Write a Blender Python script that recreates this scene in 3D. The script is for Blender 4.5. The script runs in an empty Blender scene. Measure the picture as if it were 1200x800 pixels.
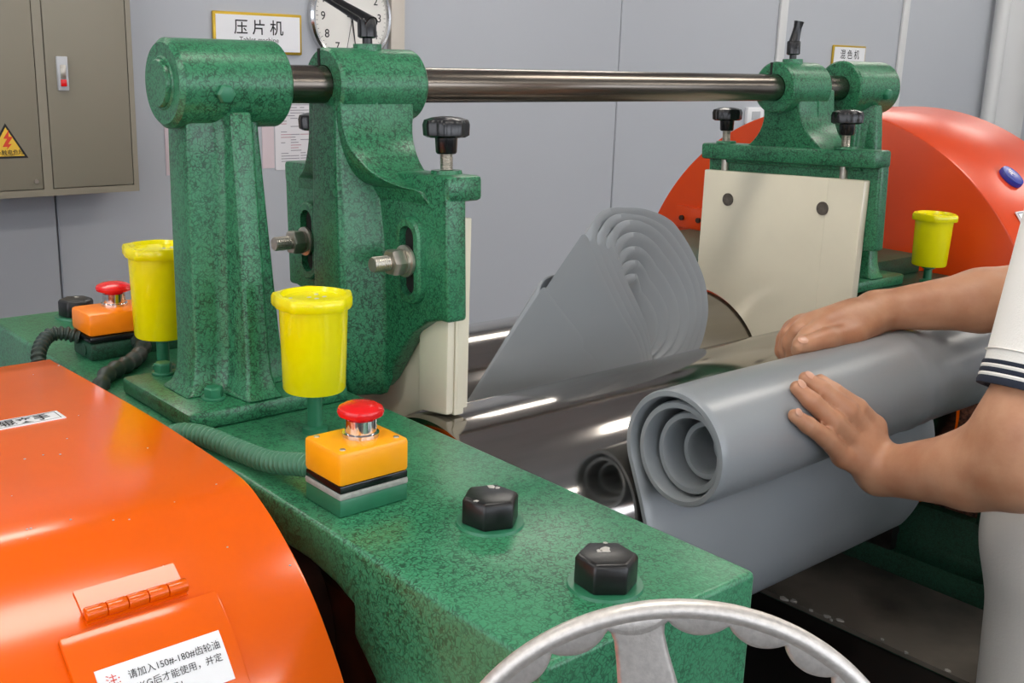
import bpy, bmesh, math, random
import numpy as np
from mathutils import Vector, Matrix
random.seed(7)
scene = bpy.context.scene
COL = scene.collection

# ------------------------------------------------------------------ camera, world, exposure
# All coordinates below are in units of 0.4 m; z = 0 is the top of the machine beams, 1.05 m above the floor.
S = 0.4
Z0 = 1.05
def W(p): return Vector((p[0]*S, p[1]*S, p[2]*S + Z0))

cam_d = bpy.data.cameras.new('camera'); cam = bpy.data.objects.new('camera', cam_d); COL.objects.link(cam)
cam_d.sensor_width = 36.0; cam_d.lens = 36.0*1295/1200; cam_d.clip_start = 0.02
right = Vector((0.7524892, -0.65777755, 0.03299556))
down = Vector((-0.14344946, -0.21258887, -0.96655482))
fwd = Vector((0.64279255, 0.72258886, -0.25432866))
M = Matrix((right, -down, -fwd)).transposed().to_4x4()
M.translation = W((0, 0, 1))
cam.matrix_world = M
scene.camera = cam

world = bpy.data.worlds.new('world'); scene.world = world; world.use_nodes = True
world.node_tree.nodes['Background'].inputs[0].default_value = (0.8, 0.85, 0.9, 1)
world.node_tree.nodes['Background'].inputs[1].default_value = 0.15
scene.view_settings.view_transform = 'Standard'
scene.view_settings.look = 'None'
scene.view_settings.exposure = 0.50
scene.view_settings.gamma = 1.0
scene.view_settings.use_curve_mapping = False
CEIL_STRENGTH = 9.0
WINDOW_STRENGTH = 3.2

# ------------------------------------------------------------------ materials
def lin(h):
    h = h.lstrip('#'); c = [int(h[i:i+2], 16)/255 for i in (0, 2, 4)]
    return tuple(x/12.92 if x <= 0.04045 else ((x+0.055)/1.055)**2.4 for x in c) + (1,)
def newmat(name):
    m = bpy.data.materials.new(name); m.use_nodes = True
    nt = m.node_tree; b = nt.nodes['Principled BSDF']
    return m, nt, b
def setin(b, **k):
    for n, v in k.items():
        n = n.replace('_', ' ')
        if n in b.inputs: b.inputs[n].default_value = v
def mat(name, col, rough=0.5, metal=0.0, var=0.0, vscale=8.0, bump=0.0, bscale=60.0, coat=0.0, col2=None, stretch=None, rvar=0.0, spec=None, sss=0.0, trans=0.0):
    m, nt, b = newmat(name)
    b.inputs['Base Color'].default_value = lin(col)
    setin(b, Roughness=rough, Metallic=metal)
    if coat: setin(b, Coat_Weight=coat, Coat_Roughness=0.08)
    if spec is not None: b.inputs['Specular IOR Level'].default_value = spec
    if sss:
        b.inputs['Subsurface Weight'].default_value = sss
        b.inputs['Subsurface Radius'].default_value = (0.012, 0.005, 0.003)
    if trans: b.inputs['Transmission Weight'].default_value = trans
    if var or bump or rvar:
        tc = nt.nodes.new('ShaderNodeTexCoord'); mp = nt.nodes.new('ShaderNodeMapping')
        nt.links.new(tc.outputs['Object'], mp.inputs[0])
        if stretch: mp.inputs['Scale'].default_value = stretch
    if var or rvar:
        nz = nt.nodes.new('ShaderNodeTexNoise'); nz.inputs['Scale'].default_value = vscale; nz.inputs['Detail'].default_value = 5
        nt.links.new(mp.outputs[0], nz.inputs['Vector'])
    if var:
        rp = nt.nodes.new('ShaderNodeValToRGB')
        c = lin(col); c2 = lin(col2) if col2 else tuple(x*(1-var) for x in c[:3]) + (1,)
        rp.color_ramp.elements[0].color = c2; rp.color_ramp.elements[1].color = c
        rp.color_ramp.elements[0].position = 0.33; rp.color_ramp.elements[1].position = 0.62
        nt.links.new(nz.outputs['Fac'], rp.inputs[0]); nt.links.new(rp.outputs[0], b.inputs['Base Color'])
    if rvar:
        mr = nt.nodes.new('ShaderNodeMapRange')
        mr.inputs['To Min'].default_value = max(rough-rvar, 0.02); mr.inputs['To Max'].default_value = rough+rvar
        nt.links.new(nz.outputs['Fac'], mr.inputs['Value']); nt.links.new(mr.outputs[0], b.inputs['Roughness'])
    if bump:
        n2 = nt.nodes.new('ShaderNodeTexNoise'); n2.inputs['Scale'].default_value = bscale; n2.inputs['Detail'].default_value = 3
        nt.links.new(mp.outputs[0], n2.inputs['Vector'])
        bp = nt.nodes.new('ShaderNodeBump'); bp.inputs['Strength'].default_value = bump; bp.inputs['Distance'].default_value = 0.002
        nt.links.new(n2.outputs['Fac'], bp.inputs['Height']); nt.links.new(bp.outputs[0], b.inputs['Normal'])
    return m
def hammertone(name, base, dark, light, scale=185.0, rough=0.31):
    """crackled hammer-finish paint: distorted cells with dark veins and a low relief"""
    m, nt, b = newmat(name); N = nt.nodes; L = nt.links
    tc = N.new('ShaderNodeTexCoord')
    nz = N.new('ShaderNodeTexNoise'); nz.inputs['Scale'].default_value = scale*0.8; nz.inputs['Detail'].default_value = 1
    L.new(tc.outputs['Object'], nz.inputs['Vector'])
    mx = N.new('ShaderNodeVectorMath'); mx.operation = 'MULTIPLY_ADD'
    mx.inputs[1].default_value = (0.013,)*3
    L.new(nz.outputs['Color'], mx.inputs[0]); L.new(tc.outputs['Object'], mx.inputs[2])
    vo = N.new('ShaderNodeTexVoronoi'); vo.feature = 'DISTANCE_TO_EDGE'; vo.inputs['Scale'].default_value = scale
    L.new(mx.outputs[0], vo.inputs['Vector'])
    big = N.new('ShaderNodeTexNoise'); big.inputs['Scale'].default_value = 9; big.inputs['Detail'].default_value = 6
    L.new(tc.outputs['Object'], big.inputs['Vector'])
    r1 = N.new('ShaderNodeValToRGB')
    r1.color_ramp.elements[0].position = 0.03; r1.color_ramp.elements[1].position = 0.20
    r1.color_ramp.elements[0].color = lin(dark); r1.color_ramp.elements[1].color = lin(base)
    brk = N.new('ShaderNodeTexNoise'); brk.inputs['Scale'].default_value = scale*0.75; brk.inputs['Detail'].default_value = 1
    L.new(tc.outputs['Object'], brk.inputs['Vector'])
    bm_ = N.new('ShaderNodeMapRange'); bm_.inputs['From Min'].default_value = 0.42; bm_.inputs['From Max'].default_value = 0.62
    bm_.inputs['To Min'].default_value = 0.0; bm_.inputs['To Max'].default_value = 0.085
    L.new(brk.outputs['Fac'], bm_.inputs['Value'])
    ad = N.new('ShaderNodeMath'); ad.operation = 'ADD'
    L.new(vo.outputs['Distance'], ad.inputs[0]); L.new(bm_.outputs[0], ad.inputs[1]); L.new(ad.outputs[0], r1.inputs[0])
    r2 = N.new('ShaderNodeValToRGB'); r2.color_ramp.elements[0].position = 0.45; r2.color_ramp.elements[1].position = 0.75
    L.new(big.outputs['Fac'], r2.inputs[0])
    mc = N.new('ShaderNodeMix'); mc.data_type = 'RGBA'
    mc.inputs[7].default_value = lin(light)
    sc = N.new('ShaderNodeMath'); sc.operation = 'MULTIPLY'; sc.inputs[1].default_value = 0.45
    L.new(r2.outputs[0], sc.inputs[0]); L.new(sc.outputs[0], mc.inputs[0])
    L.new(r1.outputs[0], mc.inputs[6]); L.new(mc.outputs[2], b.inputs['Base Color'])
    bp = N.new('ShaderNodeBump'); bp.inputs['Strength'].default_value = 0.22; bp.inputs['Distance'].default_value = 0.0010
    L.new(vo.outputs['Distance'], bp.inputs['Height']); L.new(bp.outputs[0], b.inputs['Normal'])
    setin(b, Roughness=rough)
    return m

GREEN = hammertone('green_hammertone_paint', '337a54', '0f3d27', '438c66')
GREEN_TOP = hammertone('green_beam_paint', '38845d', '164a31', '50956e', rough=0.3)
GREEN_DARK = hammertone('dark_green_paint', '1e4d38', '12301f', '2a5a42', rough=0.45)
GREEN_PLAIN = mat('green_smooth_paint', '2f7a58', 0.35, var=0.25, vscale=25)
ORANGE = mat('orange_gloss_paint', 'ec6000', 0.18, var=0.10, vscale=6, coat=0.15, bump=0.05, bscale=12)
ORANGE_FAR = mat('orange_red_paint', 'd84203', 0.30, var=0.08, vscale=3)
YELLOW = mat('yellow_plastic', 'f0e400', 0.20, var=0.06, vscale=10, sss=0.0)
BOX_YELLOW = mat('amber_plastic', 'ffa810', 0.30)
BOX_ORANGE = mat('orange_plastic', 'ff8a10', 0.30)
BLACK = mat('black_plastic', '101012', 0.22)
BLACK_STEEL = mat('black_oxide_steel', '131313', 0.30, bump=0.15, bscale=80)
RED = mat('red_plastic', 'e01518', 0.22, var=0.1, vscale=50)
CHROME = mat('chrome', 'd8d8d8', 0.12, 1.0)
STEEL = mat('zinc_steel', 'c2bcb0', 0.32, 0.85, var=0.25, vscale=60)
DARK_STEEL = mat('dark_steel', '4a4744', 0.35, 0.9, var=0.4, vscale=40)
ROLL = mat('chilled_roll_steel', 'aaa5a0', 0.115, 1.0, var=0.18, vscale=10, stretch=(0.25, 3, 3), rvar=0.03)
ROD = mat('guide_rod_steel', '857d74', 0.24, 1.0, var=0.30, vscale=14, stretch=(0.3, 4, 4), rvar=0.06)
ALU = mat('cast_aluminium', 'd6d1cb', 0.46, 0.8, var=0.14, vscale=260, bump=0.10, bscale=500)
WORN_BOLT = mat('worn_bolt_head', '6d655c', 0.5, 0.4, var=0.4, vscale=120)
MATT_GREY = mat('bare_grey_casting', 'a9a9a2', 0.6, var=0.2, vscale=150)
WHITE_CHEEK = mat('cream_nylon', 'e6dfc8', 0.22, var=0.08, vscale=5)
RUBBER = mat('grey_rubber_sheet', '8d9295', 0.30, var=0.05, vscale=6, bump=0.04, bscale=25, spec=0.5)
HOSE = mat('green_grey_conduit', '4d8468', 0.4)
HOSE_DARK = mat('dark_conduit', '2b3a33', 0.45)
SKIN = mat('skin', 'c08e6e', 0.45, var=0.14, vscale=22, bump=0.10, bscale=240, sss=0.12, col2='ae7757')
NAIL = mat('fingernail', 'cf9d83', 0.28)
HAIR = mat('dark_hair', '17120f', 0.5, bump=0.5, bscale=90)
POLO = mat('white_polo_cotton', 'efece6', 0.85, bump=0.25, bscale=500)
NAVY = mat('navy_knit', '1c2434', 0.85)
TROUSER = mat('off_white_trousers', 'd8d3cb', 0.85, bump=0.2, bscale=300)
SHOE = mat('black_shoe', '18181a', 0.5)
WALL = mat('wall_panel_grey', 'b4b8be', 0.42, var=0.02, vscale=1.2)
WALL_TRIM = mat('aluminium_trim', 'd2d3d3', 0.4)
BEIGE_TRIM = mat('beige_trunking', 'c6bfb4', 0.5)
GAP = mat('panel_joint', '5b5e62', 0.8)
CEIL = mat('ceiling_white', 'd6d7d8', 0.8)
FLOOR = mat('floor_epoxy_dark', '3a3b3a', 0.45, var=0.25, vscale=2)
CABINET = mat('cabinet_taupe_paint', '8c8676', 0.45, var=0.03, vscale=3)
DARKGAP = mat('dark_gap', '1a1917', 0.8)
PAPER = mat('paper', 'dcdadd', 0.8)
PAPER_PINK = mat('pink_paper', 'd3c4c8', 0.8)
INK = mat('black_ink', '1b1b1d', 0.6)
INK_GREY = mat('grey_ink', '8f8d93', 0.7)
INK_PINK = mat('pink_ink', 'b98f98', 0.7)
INK_RED = mat('red_ink', 'd8452b', 0.6)
STICKER = mat('white_sticker', 'e9eaec', 0.35)
GOLD = mat('gold_frame', 'c8a637', 0.3, 0.6)
WARN = mat('warning_yellow', 'e8bd3c', 0.5)
CLOCK_FACE = mat('clock_face', 'e4e2dc', 0.5)
SWITCH_GREY = mat('light_grey_plastic', 'b9bcc0', 0.4)
BLUE = mat('blue_plastic', '23349a', 0.25)
BUTTON_GREEN = mat('green_plastic', '1f9a5c', 0.3)
TRAY = mat('oily_steel_plate', '7d756b', 0.42, 0.2, var=0.6, vscale=5, col2='2b2825', rvar=0.12)
TRAY_DARK = mat('black_oily_plate', '12100f', 0.4, 0.2, var=0.5, vscale=6)
RUST = mat('rusty_cast_iron', '7d4f3c', 0.7, var=0.8, vscale=160, col2='2a1a16', bump=0.9, bscale=160)
RUST_DARK = mat('dark_rusty_iron', '3a1d0d', 0.7, var=0.6, vscale=30)
CRUMB = mat('pale_residue', 'b9b5ae', 0.8)

def emis(name, col, strength):
    m, nt, b = newmat(name); b.inputs['Base Color'].default_value = (0.8, 0.8, 0.8, 1)
    b.inputs['Emission Color'].default_value = lin(col); b.inputs['Emission Strength'].default_value = strength
    return m
LAMP = emis('lit_diffuser', 'fff8ee', CEIL_STRENGTH)
FILL_LEFT = emis('left_fill_pane', 'eef4ff', 1.7)  # weak glow for the added fill window on the left wall
WINDOW = emis('daylit_window_pane', 'eef4ff', WINDOW_STRENGTH)

# ------------------------------------------------------------------ mesh helpers (all in scene units)
def vec(*a): return np.array(a, float)
def unit(v): v = np.asarray(v, float); return v/np.linalg.norm(v)
def frame(axis):
    z = unit(axis); h = vec(0, 0, 1) if abs(z[2]) < 0.9 else vec(1, 0, 0)
    x = unit(np.cross(h, z)); return x, np.cross(z, x), z
class G:
    def __init__(s): s.v = []; s.f = []
    def add(s, v, f):
        o = len(s.v); s.v += [tuple(map(float, p)) for p in v]; s.f += [tuple(i+o for i in q) for q in f]; return s
    def box(s, lo, hi):
        x0, y0, z0 = lo; x1, y1, z1 = hi
        v = [(x0,y0,z0),(x1,y0,z0),(x1,y1,z0),(x0,y1,z0),(x0,y0,z1),(x1,y0,z1),(x1,y1,z1),(x0,y1,z1)]
        return s.add(v, [(0,3,2,1),(4,5,6,7),(0,1,5,4),(1,2,6,5),(2,3,7,6),(3,0,4,7)])
    def lathe(s, prof, o, axis, n=32, phase=0.0):
        """prof: (radius, distance along axis); closes at radius 0"""
        x, y, z = frame(axis); o = np.asarray(o, float); rings = []; v = []
        for r, d in prof:
            if r < 1e-6: rings.append([len(v)]); v.append(o+z*d)
            else:
                rings.append(list(range(len(v), len(v)+n)))
                for k in range(n):
                    a = 2*math.pi*k/n+phase; v.append(o+z*d+x*r*math.cos(a)+y*r*math.sin(a))
        f = []
        for A, B in zip(rings, rings[1:]):
            if len(A) == 1 and len(B) == 1: continue
            for k in range(n):
                k2 = (k+1) % n
                if len(A) == 1: f.append((A[0], B[k2], B[k]))
                elif len(B) == 1: f.append((A[k], A[k2], B[0]))
                else: f.append((A[k], A[k2], B[k2], B[k]))
        return s.add(v, f)
    def cyl(s, p0, p1, r0, r1=None, n=32, phase=0.0):
        r1 = r0 if r1 is None else r1; p0 = np.asarray(p0, float); p1 = np.asarray(p1, float); L = np.linalg.norm(p1-p0)
        return s.lathe([(0, 0), (r0, 0), (r1, L), (0, L)], p0, p1-p0, n, phase)
    def prism(s, poly, axis, a0, a1):
        """poly in the other two axes (in x,y,z order) pushed from a0 to a1 along axis"""
        n = len(poly)
        def P(p, a):
            q = list(p); q.insert(axis, a); return q
        v = [P(p, a0) for p in poly]+[P(p, a1) for p in poly]
        f = [tuple(range(n-1, -1, -1)), tuple(range(n, 2*n))]+[(k, (k+1) % n, n+(k+1) % n, n+k) for k in range(n)]
        return s.add(v, f)
    def loft(s, rings, caps=True, closed=True):
        n = len(rings[0]); v = [p for r in rings for p in r]; f = []
        for i in range(len(rings)-1):
            for k in range(n if closed else n-1):
                k2 = (k+1) % n; f.append((i*n+k, i*n+k2, (i+1)*n+k2, (i+1)*n+k))
        if caps and closed: f += [tuple(range(n-1, -1, -1)), tuple((len(rings)-1)*n+k for k in range(n))]
        return s.add(v, f)
    def tube(s, path, r, n=12, rads=None, ratio=1.0):
        path = [np.asarray(p, float) for p in path]; rings = []
        t = unit(path[1]-path[0]); x, y, _ = frame(t)
        for i, p in enumerate(path):
            t2 = unit(path[min(i+1, len(path)-1)]-path[max(i-1, 0)])
            x = unit(x-t2*np.dot(x, t2)); y = np.cross(t2, x)
            rr = rads[i] if rads is not None else r
            rings.append([p+x*rr*math.cos(2*math.pi*k/n)+y*rr*ratio*math.sin(2*math.pi*k/n) for k in range(n)])
        return s.loft(rings)
    def sphere(s, o, r, n=16, sx=(1, 1, 1), M3=None):
        v = []; f = []; m = n//2
        rings = [[len(v)]]; v.append(vec(0, 0, 1))
        for i in range(1, m):
            t = math.pi*i/m; rings.append(list(range(len(v), len(v)+n)))
            for k in range(n): v.append(vec(math.sin(t)*math.cos(2*math.pi*k/n), math.sin(t)*math.sin(2*math.pi*k/n), math.cos(t)))
        rings.append([len(v)]); v.append(vec(0, 0, -1))
        for A, B in zip(rings, rings[1:]):
            for k in range(n):
                k2 = (k+1) % n
                if len(A) == 1: f.append((A[0], B[k], B[k2]))
                elif len(B) == 1: f.append((A[k2], A[k], B[0]))
                else: f.append((A[k], B[k], B[k2], A[k2]))
        M3 = np.eye(3) if M3 is None else M3
        return s.add([np.asarray(o)+M3 @ (p*np.asarray(sx))*r for p in v], f)
    def xf(s, fn): s.v = [tuple(fn(np.array(p))) for p in s.v]; return s
def catmull(pts, per=12):
    P = [np.asarray(p, float) for p in pts]; P = [2*P[0]-P[1]]+P+[2*P[-1]-P[-2]]; out = []
    for i in range(1, len(P)-2):
        for k in range(per):
            t = k/per; a, b, c, d = P[i-1:i+3]
            out.append(0.5*((2*b)+(-a+c)*t+(2*a-5*b+4*c-d)*t*t+(-a+3*b-3*c+d)*t**3))
    out.append(P[-2]); return out
def arc(cx, cy, r, a0, a1, n=12):
    return [(cx+r*math.cos(math.radians(a0+(a1-a0)*k/n)), cy+r*math.sin(math.radians(a0+(a1-a0)*k/n))) for k in range(n+1)]

def world_loc(o):
    l = Vector((0, 0, 0))
    while o: l += o.location; o = o.parent
    return l
def obj(g, name, material, parent=None, bevel=0.0, seg=2, sharp=38, flip=True, origin=None):
    bm = bmesh.new()
    vs = [bm.verts.new(W(p)) for p in g.v]
    for f in g.f:
        try: bm.faces.new([vs[i] for i in f])
        except ValueError: pass
    bmesh.ops.remove_doubles(bm, verts=bm.verts, dist=1e-6)
    if flip: bmesh.ops.recalc_face_normals(bm, faces=bm.faces)
    if bevel:
        ed = [e for e in bm.edges if len(e.link_faces) == 2 and e.calc_face_angle(0) > math.radians(35)]
        bmesh.ops.bevel(bm, geom=ed, offset=bevel*S, segments=seg, profile=0.5, affect='EDGES', clamp_overlap=True)
    me = bpy.data.meshes.new(name); 
    if parent is not None: off = world_loc(parent)
    elif origin is not None: off = W(origin)
    else:
        co = np.array([v.co for v in bm.verts]); lo = co.min(0); hi = co.max(0)
        off = Vector(((lo[0]+hi[0])/2, (lo[1]+hi[1])/2, lo[2]))
    bmesh.ops.translate(bm, verts=bm.verts, vec=-off)
    bm.to_mesh(me); bm.free()
    for p in me.polygons: p.use_smooth = True
    me.set_sharp_from_angle(angle=math.radians(sharp))
    me.materials.append(material)
    o = bpy.data.objects.new(name, me); COL.objects.link(o)
    if parent is not None: o.parent = parent
    else: o.location = off
    return o
def tag(o, label=None, cat=None, group=None, kind=None):
    if label: o['label'] = label
    if cat: o['category'] = cat
    if group: o['group'] = group
    if kind: o['kind'] = kind
    return o
def thing(name, label, cat, base, group=None):
    o = bpy.data.objects.new(name, None); COL.objects.link(o); o.empty_display_size = 0.05
    o.location = W(base); return tag(o, label, cat, group)
def text(body, name, size, o, ex, ey, material, parent, center=True, bold=0.0, xscale=1.0):
    """flat lettering at o, reading along ex, upright along ey (scene units)"""
    c = bpy.data.curves.new(name, 'FONT'); c.body = body; c.size = 1.0; c.offset = bold; c.resolution_u = 4
    t = bpy.data.objects.new(name, c); COL.objects.link(t)
    bpy.context.view_layer.update()
    me = t.evaluated_get(bpy.context.evaluated_depsgraph_get()).to_mesh()
    V = np.array([v.co for v in me.vertices]); F = [tuple(p.vertices) for p in me.polygons]
    t.evaluated_get(bpy.context.evaluated_depsgraph_get()).to_mesh_clear()
    bpy.data.objects.remove(t); bpy.data.curves.remove(c)
    if not len(V): return None
    lo = V.min(0); hi = V.max(0)
    if center: V[:, 0] -= (lo[0]+hi[0])/2; V[:, 1] -= (lo[1]+hi[1])/2
    g = G(); ex = np.asarray(ex, float); ey = np.asarray(ey, float); o = np.asarray(o, float)
    g.add([o+ex*(p[0]*size*xscale)+ey*(p[1]*size) for p in V], F)
    return obj(g, name, material, parent, flip=False)

# ------------------------------------------------------------------ the room
FZ = -Z0/S            # floor
CZ = (2.75-Z0)/S      # ceiling
X0, X1, Y0, Y1 = -6.0, 18.8, -9.0, 9.0
tag(obj(G().box((X0-.3, Y0-.3, FZ-.2), (X1+.3, Y1+.6, FZ)), 'floor', FLOOR), kind='structure')
tag(obj(G().box((X0-.3, Y0-.3, CZ), (X1+.3, Y1+.6, CZ+.2)), 'ceiling', CEIL), kind='structure')
wb = tag(obj(G().box((X0-.3, Y1+.12, FZ), (X1+.3, Y1+.4, CZ)), 'wall_back', GAP), kind='structure')
seams = [X0, -3.3, -0.1, 3.09, 6.36, 9.50, 12.50, 15.55, X1]
for a, b in zip(seams, seams[1:]):
    obj(G().box((a+.006, Y1, FZ+.002), (b-.006, Y1+.12, CZ-.002)), 'panel', WALL, wb, bevel=.01, seg=1)
wr = tag(obj(G().box((X1, Y0-.3, FZ), (X1+.3, Y1+.12, CZ)), 'wall_right', WALL), kind='structure')
wl = tag(obj(G().box((X0-.3, Y0-.3, FZ), (X0, Y1+.12, CZ)), 'wall_left', WALL), kind='structure')
wf = tag(obj(G().box((X0, Y0-.3, FZ), (X1, Y0, CZ)), 'wall_front', WALL), kind='structure')
tag(obj(G().box((6.29, Y1-.06, FZ), (6.45, Y1-.001, CZ)), 'trim_1', BEIGE_TRIM, bevel=.01), kind='structure')
tag(obj(G().box((12.44, Y1-.04, FZ), (12.60, Y1-.001, CZ)), 'trim_2', WALL_TRIM, bevel=.01), kind='structure')
tag(obj(G().box((15.45, Y1-.04, FZ), (15.61, Y1-.001, CZ)), 'trim_3', WALL_TRIM, bevel=.01), kind='structure')
cv = [(X1-.001, Y1-.001)]+[(X1-.5+.5*math.sin(a), Y1-.5+.5*math.cos(a)) for a in np.linspace(math.pi/2, 0, 14)]
# concave cove: centre of the sweep stands out in the room
cv = [(X1-.001, Y1-.001)]+[(X1-.5+.499*math.sin(a), Y1-.5+.499*math.cos(a)) for a in np.linspace(math.pi/2, 0, 14)]
tag(obj(G().prism(cv, 2, FZ, CZ), 'trim_4', WALL_TRIM), kind='structure')
tag(obj(G().cyl((18.2, 8.82, FZ), (18.2, 8.82, CZ), .12, n=20), 'trim_5', WALL_TRIM), kind='structure')
# windows in the wall behind the photographer
for i, (a, b) in enumerate(((-4.5, 0.5), (2.0, 8.0), (9.5, 16.0))):
    w = tag(obj(G().box((a-.1, Y0, .0), (b+.1, Y0+.06, .1)).box((a-.1, Y0, 3.3), (b+.1, Y0+.06, 3.4)).box((a-.1, Y0, .1), (a, Y0+.06, 3.3)).box((b, Y0, .1), (b+.1, Y0+.06, 3.3)).box(((a+b)/2-.04, Y0, .1), ((a+b)/2+.04, Y0+.06, 3.3)), 'window_%d' % (i+1), WALL_TRIM), kind='structure')
    obj(G().box((a, Y0+.005, .1), ((a+b)/2-.04, Y0+.02, 3.3)), 'pane', WINDOW, w)
    obj(G().box(((a+b)/2+.04, Y0+.005, .1), (b, Y0+.02, 3.3)), 'pane', WINDOW, w)
w = tag(obj(G().box((X0, -5.1, .0), (X0+.06, 5.1, .1)).box((X0, -5.1, 3.3), (X0+.06, 5.1, 3.4)).box((X0, -5.1, .1), (X0+.06, -5, 3.3)).box((X0, 5, .1), (X0+.06, 5.1, 3.3)).box((X0, -.04, .1), (X0+.06, .04, 3.3)), 'window_4', WALL_TRIM), kind='structure')  # unseen window added on the left wall to brighten faces turned that way
obj(G().box((X0+.005, -5, .1), (X0+.02, -.04, 3.3)), 'pane', FILL_LEFT, w)  # glowing panes of the added fill window
obj(G().box((X0+.005, .04, .1), (X0+.02, 5, 3.3)), 'pane', FILL_LEFT, w)
for i, (x, y) in enumerate([(x, y) for y in (-4, 1.6, 6.6) for x in (-3.4, 1.6, 7, 12.4, 16.8)]):
    t = thing('ceiling_light', 'flat white lit ceiling panel in a thin frame', 'light', (x, y, CZ-.06), 'ceiling light panels')
    obj(G().box((x-1.5, y-.4, CZ-.06), (x+1.5, y-.37, CZ-.001)).box((x-1.5, y+.37, CZ-.06), (x+1.5, y+.4, CZ-.001)).box((x-1.5, y-.37, CZ-.06), (x-1.47, y+.37, CZ-.001)).box((x+1.47, y-.37, CZ-.06), (x+1.5, y+.37, CZ-.001)), 'light_frame', WALL_TRIM, t)
    obj(G().box((x-1.47, y-.37, CZ-.045), (x+1.47, y+.37, CZ-.002)), 'diffuser', LAMP, t)

# ------------------------------------------------------------------ near machine frame
YN, ZR, RR = 2.81, -0.432, 0.388      # nip position, roll axis height, roll radius
YF, YB = YN-RR-.004, YN+RR+.004
BX0, BX1 = 1.158, 1.742
def hexbolt(g, p, r, h, ph=0.3):
    g.lathe([(0, 0), (r, 0), (r, h*.86), (r*.9, h), (0, h)], p, (0, 0, 1), 6, ph)
nf = thing('roll_stand', 'green hammer-finish machine frame with beam top, nearest the camera', 'machine frame', (1.45, 2.67, FZ))
prof = [(1.19, -.9), (1.19, 0), (4.15, 0), (4.15, -.9), (3.9, -.9), (3.9, -.24), (3.5, -.13), (1.95, -.10), (1.84, -.115), (1.777, -.135), (1.777, -.206), (1.74, -.235), (1.70, -.27), (1.66, -.36), (1.62, -.9)]
obj(G().prism(prof, 0, BX0, BX1), 'beam', GREEN_TOP, nf, bevel=.014, seg=3)
obj(G().box((1.2, 1.25, FZ+.12), (1.7, 1.61, -.9)), 'stand_leg', GREEN_DARK, nf, bevel=.01)
obj(G().box((1.2, 3.91, FZ+.12), (1.7, 4.13, -.9)), 'stand_leg', GREEN_DARK, nf, bevel=.01)
obj(G().box((1.1, 1.15, FZ), (1.8, 4.2, FZ+.12)), 'stand_foot', GREEN_DARK, nf, bevel=.01)
obj(G().box((1.3, 1.9, -.75), (1.68, 3.9, -.26)).cyl((1.22, 2.35, -.42), (1.3, 2.35, -.42), .30), 'bearing_block', RUST_DARK, nf, bevel=.02)
for k, (x, y, r) in enumerate(((1.461, 1.695, .065), (1.452, 1.335, .063), (1.425, 4.02, .062))):
    g = G(); hexbolt(g, (x, y, .006), r, .062, (.15, -.12, .2)[k]); b = obj(g, 'hex_bolt', BLACK_STEEL, nf, bevel=.004)
    obj(G().lathe([(0, 0), (.076, 0), (.074, .006), (0, .006)], (x, y, 0), (0, 0, 1), 36), 'washer', GREEN_PLAIN, b)
    g = G(); rn = random.Random(k)
    for px_, py_, w in (((.028, .030, .010), (.034, .018, .006), (-.05, -.012, .006)), ((.008, .012, .013), (-.006, .016, .008), (.03, .034, .005)), ((.01, .02, .01),))[k]:
        a0 = rn.uniform(0, 6); g.prism([(x+px_+w*rn.uniform(.45, 1.2)*math.cos(a0+.8*q), y+py_+w*rn.uniform(.45, 1.2)*math.sin(a0+.8*q)) for q in range(8)], 2, .0672, .0690)
    tag(obj(g, 'paint_chip', CRUMB, b), kind='stuff')

# far machine frame
ff = thing('roll_stand', 'dark green machine frame at the far right end of the rolls, under the orange cover', 'machine frame', (4.85, 2.67, FZ))
prof2 = [(1.5, -.9), (1.5, -.12), (1.62, 0), (4.25, 0), (4.25, -.9), (3.9, -.9), (3.9, -.15), (1.95, -.15), (1.95, -.9)]
obj(G().prism(prof2, 0, 4.42, 5.18), 'beam', GREEN_DARK, ff, bevel=.014)
obj(G().box((4.5, 1.95, -.95), (5.1, 3.9, -.16)), 'bearing_block', RUST, ff, bevel=.02)
obj(G().box((4.45, 1.55, FZ+.1), (5.15, 4.2, -.9)), 'stand', GREEN_DARK, ff, bevel=.02)
obj(G().cyl((4.56, 1.3, -1.12), (4.56, 4.1, -1.12), .12, n=24), 'base_rail', GREEN_DARK, ff)
obj(G().box((4.35, 2.28, -1.12), (4.40, 2.42, -.92)).cyl((4.40, 2.35, -1.06), (4.50, 2.35, -1.06), .05), 'bracket', DARK_STEEL, ff)
obj(G().box((4.62, 2.72, 0), (5.12, 3.02, .09)), 'top_block', GREEN_DARK, ff, bevel=.01)

hd_ = [(2.42+.49*math.cos(math.radians(a)), ZR+.49*math.sin(math.radians(a))) for a in range(205, 336, 5)]
obj(G().prism(hd_, 0, 4.375, 4.418), 'roll_guard', ORANGE, ff, bevel=.004)

# drip tray under the rolls
tr = thing('drip_tray', 'dark oily steel tray plate low under the rolls', 'tray', (3.2, 2.4, -1.3))
obj(G().box((3.80, 1.56, -1.27), (4.40, 4.0, -1.25)), 'plate', TRAY, tr)
obj(G().box((1.85, 1.56, -1.30), (3.80, 4.0, -1.275)), 'plate', TRAY_DARK, tr)
g = G(); rn = random.Random(3)
for u, w in ((.02, 1.6), (.06, 1.2), (.16, .7), (.24, 1.0), (.27, .6), (.29, 1.3), (.50, .6), (.62, .7), (.80, .9)):
    y = 2.46-u*.95; x = 3.80+rn.uniform(-.02, .025); n_ = 7; a0 = rn.uniform(0, 6)
    pts = [(x+.009*w*rn.uniform(.5, 1.2)*math.cos(a0+2*math.pi*k/n_), y+.015*w*rn.uniform(.5, 1.2)*math.sin(a0+2*math.pi*k/n_)) for k in range(n_)]
    g.prism(pts, 2, -1.252, -1.244)
tag(obj(g, 'residue', CRUMB, tr), kind='stuff')
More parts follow.
